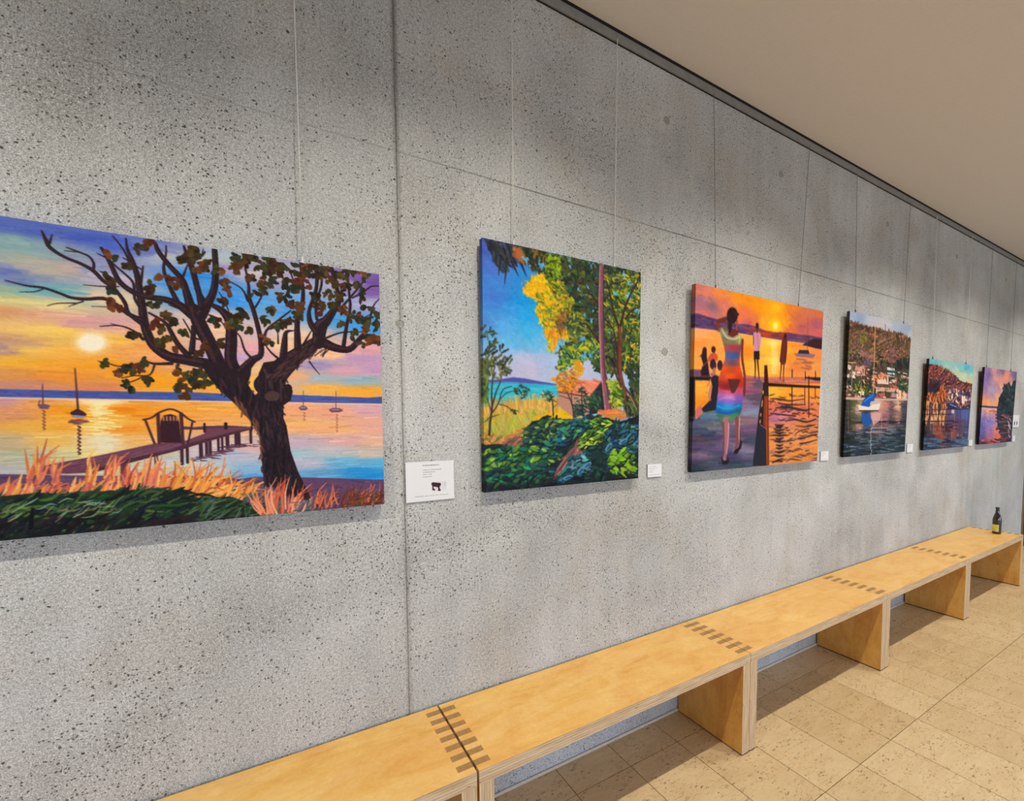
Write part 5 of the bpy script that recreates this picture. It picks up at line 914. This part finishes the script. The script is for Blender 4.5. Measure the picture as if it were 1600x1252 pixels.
# ---------- 5: autumn hillside with pier
def paint_autumn():
    c = Canvas(4.325, 5.236, 1.211, 1.932, -.033, -.052, .0040, 55); g = c.rng
    A = conv(1430, 540, .1438)
    sky = c.field([(p[0], p[1], q) for p, q in zip(A((170, 160), (200, 200), (300, 200), (400, 210), (500, 220), (560, 240), (610, 250), (450, 280), (520, 340), (600, 360), (350, 240), (590, 400)), ((110, 190, 206), (120, 180, 190), (150, 200, 196), (150, 200, 200), (140, 196, 206), (100, 186, 214), (130, 196, 206), (190, 206, 186), (206, 214, 176), (190, 206, 190), (176, 206, 190), (216, 206, 160)))], 1, 1, 3)
    c.im[:] = sky; c.paintover(260, sky, 12, 4, .4, .6, 8, .6)
    c.poly(A((60, 190), (150, 200), (220, 210), (300, 260), (360, 265), (430, 330), (500, 390), (570, 410), (640, 420), (620, 1180), (40, 1180)), (90, 60, 66))
    c.dabs(900, A((80, 200), (230, 210), (360, 270), (500, 395), (630, 425), (620, 600), (90, 640)), [(170, 96, 84), (110, 60, 80), (200, 120, 90), (84, 50, 70), (150, 80, 60), (130, 84, 100), (60, 40, 56), (216, 140, 90), (190, 90, 56), (50, 34, 50), (44, 30, 44), (120, 60, 60)], 5.5, 2.4, -.9, .5, 11, .88)
    c.dabs(150, A((150, 480), (330, 420), (340, 650), (130, 650)), [(226, 140, 70), (240, 176, 100), (206, 110, 56), (150, 76, 50), (84, 50, 56), (60, 40, 56)], 8, 2.6, 1.45, .2, 9, .88); c.dabs(60, A((150, 400), (280, 380), (240, 500), (150, 480)), [(50, 36, 56), (80, 50, 60), (40, 34, 50)], 8, 4, -.8, .4)
    c.dabs(150, A((350, 470), (600, 480), (600, 680), (350, 690)), [(60, 56, 90), (110, 84, 120), (226, 206, 190), (50, 50, 70), (170, 120, 130), (90, 90, 130), (206, 140, 90), (236, 226, 216)], 5, 3.4, 1.2, .6, 9, .9)
    W = c.field([(p[0], p[1], q) for p, q in zip(A((120, 720), (180, 780), (250, 770), (320, 770), (120, 860), (200, 860), (250, 900), (320, 880), (400, 740), (400, 860), (470, 740), (540, 760), (580, 720), (480, 860), (550, 880), (100, 960), (180, 1000), (280, 980), (340, 1000), (420, 960), (500, 980), (560, 1000), (110, 1090), (220, 1090), (300, 1080), (400, 1060), (480, 1060), (550, 1060)),
        ((190, 130, 80), (236, 190, 130), (226, 170, 110), (110, 84, 90), (50, 40, 56), (110, 70, 60), (150, 84, 66), (60, 44, 60), (110, 96, 130), (84, 60, 84), (90, 90, 140), (96, 110, 176), (90, 110, 170), (96, 70, 90), (84, 90, 130), (40, 40, 60), (60, 56, 84), (150, 80, 66), (84, 60, 84), (140, 84, 84), (110, 80, 100), (84, 96, 130), (34, 40, 60), (50, 60, 84), (110, 70, 76), (76, 84, 110), (84, 110, 140), (80, 120, 150)))], 1.6, 1, 3)
    r = c.mask(A((40, 690), (640, 680), (620, 1200), (40, 1200))); ax, bx, ay, by, mk = r; c.im[ay:by, ax:bx] += mk[..., None]*(W[ay:by, ax:bx]-c.im[ay:by, ax:bx])
    c.dabs(260, A((60, 820), (600, 800), (580, 1100), (60, 1140)), None, 9, 2.4, 0, .08, 18, .75, src=W)
    c.dabs(90, A((120, 640), (340, 640), (330, 830), (110, 830)), [(246, 206, 140), (236, 170, 100), (226, 190, 150), (150, 90, 70), (60, 44, 56)], 10, 4, 1.55, .1, 8, .85)
    for p, q, ww in (((110, 700), (590, 690), 9), ((100, 750), (400, 748), 9), ((90, 825), (420, 822), 11)): c.line(A(p+(ww,), q+(ww,)), 2, (44, 38, 60))
    for x in (140, 175, 210, 250, 285, 330, 375, 430, 465, 495, 545, 580): c.line(A((x, 660+g.uniform(-20, 30), 8), (x-12, 960+g.uniform(-60, 60), 7)), 1.8, [(60, 44, 60), (190, 140, 120), (84, 66, 90), (170, 150, 170)][int(g.integers(4))], .9)
    c.poly(A((350, 630), (420, 630), (460, 660), (450, 690), (350, 690)), (50, 50, 84)); c.line(A((380, 640, 8), (450, 668, 8)), 2, (190, 200, 216)); c.poly(A((395, 700), (425, 700), (422, 738), (395, 738)), (190, 200, 226)); c.poly(A((505, 560), (540, 545), (535, 640), (505, 630)), (236, 216, 206)); c.poly(A((540, 510), (600, 500), (600, 560), (545, 545)), (60, 60, 80)); c.line(A((400, 930, 8), (392, 1080, 7)), 2, (236, 150, 120)); c.line(A((270, 870, 30), (285, 1060, 26)), 6, (170, 90, 66), .6)
    c.dabs(60, A((60, 1020), (590, 1000), (570, 1095), (60, 1135)), [(90, 130, 160), (40, 44, 66), (60, 80, 110)], 12, 2, 0, .06, 8, .8)
    c.bristle(3, False)
    return c

# ---------- 6: dusk over the lake with fir trees
def paint_dusk():
    c = Canvas(5.512, 6.410, 1.217, 1.934, -.033, -.052, .0042, 66); g = c.rng
    A = conv(1430, 540, .1438)
    f = c.field([(p[0], p[1], q) for p, q in zip(A((780, 260), (800, 320), (760, 380), (860, 270), (900, 300), (950, 280), (1000, 300), (1060, 290), (1090, 330), (880, 350), (940, 360), (990, 340), (860, 420), (760, 460), (840, 490), (900, 480), (950, 450), (780, 540), (840, 570), (900, 560), (740, 600), (800, 620), (870, 630), (740, 650), (1050, 400), (730, 690), (800, 700), (870, 710), (720, 740), (860, 750), (740, 800), (820, 820), (880, 800), (720, 880), (800, 900), (880, 920), (720, 960), (820, 980), (900, 980), (720, 1050), (820, 1060), (900, 1050), (960, 1040)),
        ((150, 130, 176), (116, 110, 166), (140, 120, 170), (226, 160, 160), (150, 130, 170), (120, 110, 160), (226, 150, 140), (130, 116, 160), (110, 110, 156), (236, 166, 140), (226, 160, 150), (240, 160, 120), (176, 150, 180), (150, 130, 176), (170, 170, 206), (190, 150, 170), (236, 170, 150), (196, 140, 160), (190, 150, 180), (240, 180, 140), (236, 160, 110), (244, 180, 120), (240, 170, 120), (226, 160, 110), (200, 150, 150), (206, 176, 196), (236, 176, 150), (230, 160, 150), (190, 160, 196), (216, 160, 170), (130, 120, 190), (140, 130, 196), (170, 140, 176), (110, 110, 176), (150, 130, 190), (226, 150, 150), (100, 96, 160), (176, 120, 150), (226, 130, 110), (80, 80, 140), (190, 110, 110), (226, 120, 100), (110, 60, 70)))], 1.6, 1, 3)
    c.im[:] = f; c.paintover(350, f, 12, 4, .5, .7, 10, .6, lambda x, y: y < 632); c.paintover(450, f, 10, 2.4, .15, .2, 16, .75, lambda x, y: y > 640)
    c.line(A((700, 660, 16), (800, 668, 18), (920, 675, 18)), 2.4, (60, 60, 90)); c.line(A((700, 680, 7), (900, 690, 7)), 1.2, (226, 196, 190))
    for x in (810, 850, 875): c.line(A((x, 715, 6), (x, 750, 6)), 1.2, (130, 84, 110))
    c.line(A((800, 712, 6), (890, 714, 6)), 1.1, (130, 84, 110))
    fir = A((900, 640), (915, 560), (950, 500), (975, 430), (1000, 440), (1020, 390), (1040, 450), (1070, 400), (1110, 350), (1110, 900), (1060, 1060), (980, 1020), (930, 960), (895, 880), (885, 720))
    c.poly(fir, (40, 54, 66)); c.dabs(230, fir, [(34, 46, 60), (60, 84, 80), (44, 66, 70), (50, 60, 90), (28, 36, 50), (84, 100, 90)], 8, 3.6, 1.2, .6, 8, .9)
    c.dabs(110, A((895, 760), (1090, 740), (1060, 1040), (960, 1020), (900, 880)), [(60, 60, 76), (110, 76, 84), (44, 46, 60), (140, 100, 110), (70, 60, 66)], 9, 2.6, .1, .2, 8, .85); c.dabs(10, A((1010, 800), (1040, 800), (1030, 1000), (1000, 1000)), [(206, 190, 206), (170, 140, 160)], 6, 3, 1.3, .3)
    c.dabs(60, A((690, 1030), (960, 1010), (1040, 1020), (1030, 1060), (690, 1085)), [(50, 40, 66), (170, 80, 80), (226, 120, 100), (70, 50, 80)], 9, 2.4, .1, .2)
    c.bristle(3, False)
    return c

# ------------------------------------------------------------------ hanging the paintings
PG = .95
def hang(cv, name, label, clips, depth=.026, side=1.0, hook='clip'):
    root = empty(name, ((cv.x0+cv.x1)/2, cv.yb, cv.z0)); tag(root, label, 'painting', 'unframed canvases on the concrete wall')
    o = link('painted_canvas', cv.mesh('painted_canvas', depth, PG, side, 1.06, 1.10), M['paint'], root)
    o.matrix_parent_inverse = Matrix.Translation(root.location).inverted()
    # stretcher frame on the back, out of sight
    bm = bmesh.new(); yb, yt = cv.yb+depth, cv.yt+depth; s = .035
    g = (yt-yb)/(cv.z1-cv.z0)
    for (xa, xb, za, zb) in ((cv.x0+.004, cv.x1-.004, cv.z0+.004, cv.z0+s), (cv.x0+.004, cv.x1-.004, cv.z1-s, cv.z1-.004), (cv.x0+.004, cv.x0+s, cv.z0+s, cv.z1-s), (cv.x1-s, cv.x1-.004, cv.z0+s, cv.z1-s)):
        ya, yc = yb+g*(za-cv.z0), yb+g*(zb-cv.z0)
        vs = [bm.verts.new(p) for p in ((xa, ya-.016, za), (xb, ya-.016, za), (xb, yc-.016, zb), (xa, yc-.016, zb), (xa, ya, za), (xb, ya, za), (xb, yc, zb), (xa, yc, zb))]
        for f in ((0, 1, 2, 3), (7, 6, 5, 4), (0, 4, 5, 1), (1, 5, 6, 2), (2, 6, 7, 3), (3, 7, 4, 0)): bm.faces.new([vs[i] for i in f])
    bmesh.ops.recalc_face_normals(bm, faces=bm.faces)
    so = link('stretcher_frame', bm_mesh(bm, 'stretcher_frame'), M['back'], root); so.matrix_parent_inverse = o.matrix_parent_inverse.copy()
    for cx in clips:
        bm = bmesh.new(); y = cv.yt+depth
        hw = .006 if cv.x0 > 3 else .003; add_box(bm, cx-hw, cx+hw, y-.010, y-.001, cv.z1-.001, cv.z1+.008, .001); add_box(bm, cx-hw*.5, cx+hw*.5, y-.0075, y-.0035, cv.z1+.008, cv.z1+.022)
        co_ = link('hanging_hook', bm_mesh(bm, 'hanging_hook'), M[hook], root); co_.matrix_parent_inverse = o.matrix_parent_inverse.copy()
    return cv.yt+depth-.0055, cv.z1+.02
def wire(xt, xb, yb, zb, label, mat, r, ztop=Z_RAIL+.012):
    me = tube_mesh('picture_wire', (0, 0, 0), (xt-xb, -.0125-yb, ztop-zb), r)
    o = link('picture_wire', me, M[mat]); o.location = (xb, yb, zb)
    tag(o, label, 'wire', 'wires carrying the paintings'); return o
def on_back(px, py, y): return float(unp(px, py, y=y)[0])
works = [
    (paint_tree, 'lake_sunset_painting', 'large canvas of a gnarled dark tree over an orange lake at sunset', (on_back(473, 412, -.026),)),
    (paint_garden, 'garden_lake_painting', 'upright canvas of a sunlit shed, tall trees and green shrubs under blue sky', (on_back(803, 384, -.029), on_back(961, 418, -.029))),
    (paint_jetty, 'jetty_people_painting', 'canvas of a woman in a bright striped dress walking along a jetty at sunset', (on_back(1119, 451, -.032), on_back(1248.5, 479, -.032))),
    (paint_harbour, 'harbour_boat_painting', 'canvas of a white boat with blue cover before a hillside town', (on_back(1336, 489, -.032), on_back(1411.5, 505, -.032))),
    (paint_autumn, 'autumn_shore_painting', 'canvas of a red autumn hillside with pier posts reflected in dark water', (on_back(1457, 560, -.036), on_back(1508.8, 568, -.036))),
    (paint_dusk, 'dusk_firs_painting', 'farthest canvas, violet dusk over water with dark fir trees', (on_back(1541, 573, -.036), on_back(1579, 579, -.036)))]
tops = [[.121], [.803, 1.285], [1.878, 2.697], [3.235, 4.0], [4.465, 5.2], [5.70, 6.386]]
wl = [['pale cord from the ceiling down to the tree painting'],
      ['pale cord above the left part of the garden painting', 'pale cord above the right part of the garden painting'],
      ['dark thin wire above the left part of the jetty painting', 'dark thin wire above the right part of the jetty painting'],
      ['dark thin wire above the left part of the harbour painting', 'dark thin wire above the right part of the harbour painting'],
      ['pale cord above the left part of the autumn hillside painting', 'pale cord above the right part of the autumn hillside painting'],
      ['thin wire above the left part of the farthest painting', 'thin wire above the right part of the farthest painting']]
for i, (fn, nm, lb, clips) in enumerate(works):
    cv = fn(); cv.soften(.6)
    if 0 < i < 3: cv.soften(1.0)
    yb, zb = hang(cv, nm, lb, clips, .026 if i < 3 else .020, (1, .8, .55, .10, .08, .08)[i], 'wire_pale' if i < 2 else 'clip')  # side factor darkens the canvas edges, painting in the shade beside them
    for cx, xt, l in zip(clips, tops[i], wl[i]):
        wire(xt, cx, yb, zb, l, 'wire_pale' if i in (0, 1, 4) else 'wire_dark', (.0015, .0014, .0013, .0014, .0022, .0012)[i])

# ------------------------------------------------------------------ cards on the wall
def card(name, x0, x1, z0, z1, label, draw, res, th=.005):
    cv = Canvas(x0, x1, z0, z1, -.0003-th, -.0003-th, res, 7); cv.im[:] = (236, 237, 240); draw(cv)
    root = empty(name, ((x0+x1)/2, 0, z0)); tag(root, label, 'label card', 'label cards beside the paintings')
    inv = Matrix.Translation(root.location).inverted()
    o = link('printed_face', cv.mesh('printed_face', .0012, .95), M['printed'], root); o.matrix_parent_inverse = inv
    b = box('foam_board', x0, x1, -.0003-th+.0012, -.0003, z0, z1, M['card_edge'], root); b.matrix_parent_inverse = inv
def marks(cv, u0, u1, v, h, c, seed):
    g = np.random.default_rng(seed); x = u0*cv.w
    while x < u1*cv.w:                                   # a row of unreadable print
        ww = g.uniform(.006, .02)*cv.w
        cv.seg(x, v*cv.h, min(x+ww, u1*cv.w), v*cv.h, h*cv.h*g.uniform(.35, .6), h*cv.h*g.uniform(.3, .6), c, g.uniform(.5, .95)); x += ww+g.uniform(.004, .012)*cv.w
        if g.random() < .16: x += .02*cv.w
def big(cv):
    marks(cv, .35, .68, .10, .020, (120, 118, 112), 1)
    for k, (e, v) in enumerate(((.72, .215), (.58, .27), (.52, .325), (.53, .385))): marks(cv, .35, e, v, .016, (140, 140, 140), 5+k)
    marks(cv, .17, .86, .865, .014, (150, 150, 150), 12)
    w, h = cv.w, cv.h
    def rect(a, b, d, e, c): cv.im[int(d*h):int(e*h), int(a*w):int(b*w)] = c
    rect(.525, .72, .53, .775, (238, 218, 228)); rect(.72, .84, .53, .775, (228, 228, 236)); rect(.79, .815, .55, .66, (206, 206, 214))
    for x0, y0, x1, y1, r in ((.545, .575, .68, .60, .033), (.56, .60, .66, .63, .036), (.54, .56, .545, .70, .014), (.545, .71, .57, .725, .018), (.655, .63, .675, .73, .018), (.66, .745, .69, .75, .016)):
        cv.seg(x0*w, y0*h, x1*w, y1*h, r*w, r*w, (44, 26, 36), 1)
def small(sd):
    def f(cv):
        for k, (e, v) in enumerate(((.58, .17), (.64, .31), (.45, .45), (.34, .58), (.88, .82))): marks(cv, .10, e, v, .035, (172, 172, 180), sd+k)
    return f
def sign(cv):
    w, h = cv.w, cv.h
    for x in (.26, .64):
        cv.seg(x*w, .56*h, x*w, .56*h, .045*w, .045*w, (50, 50, 54), 1); cv.seg(x*w, .64*h, x*w, .70*h, .075*w, .07*w, (50, 50, 54), 1); cv.seg(x*w, .70*h, x*w, .78*h, .05*w, .035*w, (50, 50, 54), 1)
    cv.seg(.3*w, .42*h, .45*w, .42*h, .012*w, .012*w, (150, 150, 160), .8)
card('information_card', .3965, .5615, 1.1885, 1.326, 'large white information card with a small photo beside the tree painting', big, .0012)
card('label_card', 1.471, 1.557, 1.198, 1.258, 'small white label card between the garden and the jetty painting', small(20), .0012, .007)
card('label_card', 2.911, 2.999, 1.199, 1.258, 'small white label card between the jetty and the harbour painting', small(30), .0016, .007)
card('label_card', 4.107, 4.205, 1.201, 1.265, 'small white label card right of the harbour painting', small(40), .002, .007)
card('label_card', 5.347, 5.431, 1.209, 1.263, 'small white label card between the two farthest paintings', small(50), .002, .007)
card('label_card', 6.541, 6.632, 1.211, 1.275, 'small label card low at the right edge of the farthest painting', small(60), .002, .007)
card('pictogram_sign', 6.533, 6.729, 1.364, 1.494, 'white sign with two dark pictogram figures right of the farthest painting', sign, .003, .008)

# ------------------------------------------------------------------ bottle on the last bench
bt = empty('beer_bottle', (5.30, -.253, BH+.0005)); tag(bt, 'brown glass beer bottle with a yellow and white label on the farthest bench', 'bottle')
def mat_glass():
    t = NT('brown_glass'); c = t.mix(.2, (.020, .007, .004, 1), t.ramp(t.noise(30, 2), [(0, 0.3), (1, .7)]), 'SOFT_LIGHT')
    return t.done(c, .06, None, Specular_IOR_Level=.6, Coat_Weight=.5)
prof = [(.026, 0), (.0305, .002), (.0320, .008), (.0320, .118), (.0312, .130), (.0285, .145), (.0230, .162), (.0175, .178), (.0145, .192), (.0132, .210), (.0136, .219), (.0142, .221), (.0142, .226), (.0120, .228)]
link('glass_body', lathe_mesh('glass_body', prof, 40), mat_glass(), bt)
link('crown_cap', lathe_mesh('crown_cap', [(.0150, .2235), (.0158, .2245), (.0150, .231), (.0120, .2335), (.002, .234)], 28), M['clip'], bt)
def mat_label():
    t = NT('bottle_label'); sx = t.n('ShaderNodeSeparateXYZ'); t.l(t.co, sx.inputs[0])
    at = t.math('ARCTAN2', sx.outputs[1], sx.outputs[0])
    z = t.math('ADD', t.math('MULTIPLY', sx.outputs[2], 1/.09), t.math('MULTIPLY', at, .05))
    c = t.ramp(z, [(0.0, (.75, .74, .66, 1)), (.06, (.10, .09, .07, 1)), (.16, (.72, .70, .62, 1)), (.24, (.42, .40, .30, 1)), (.32, (.62, .58, .16, 1)), (.55, (.60, .54, .03, 1)), (.8, (.70, .66, .12, 1))], 'LINEAR')
    return t.done(c, .5)
bm = bmesh.new(); n = 20; rr = .0324; a0 = math.radians(112); a1 = math.radians(220); R = []
for z in (.022, .083):
    R.append([bm.verts.new((rr*math.cos(a0+(a1-a0)*k/n), rr*math.sin(a0+(a1-a0)*k/n), z)) for k in range(n+1)])
for k in range(n): bm.faces.new((R[0][k], R[0][k+1], R[1][k+1], R[1][k]))
link('paper_label', bm_mesh(bm, 'paper_label', True), mat_label(), bt)
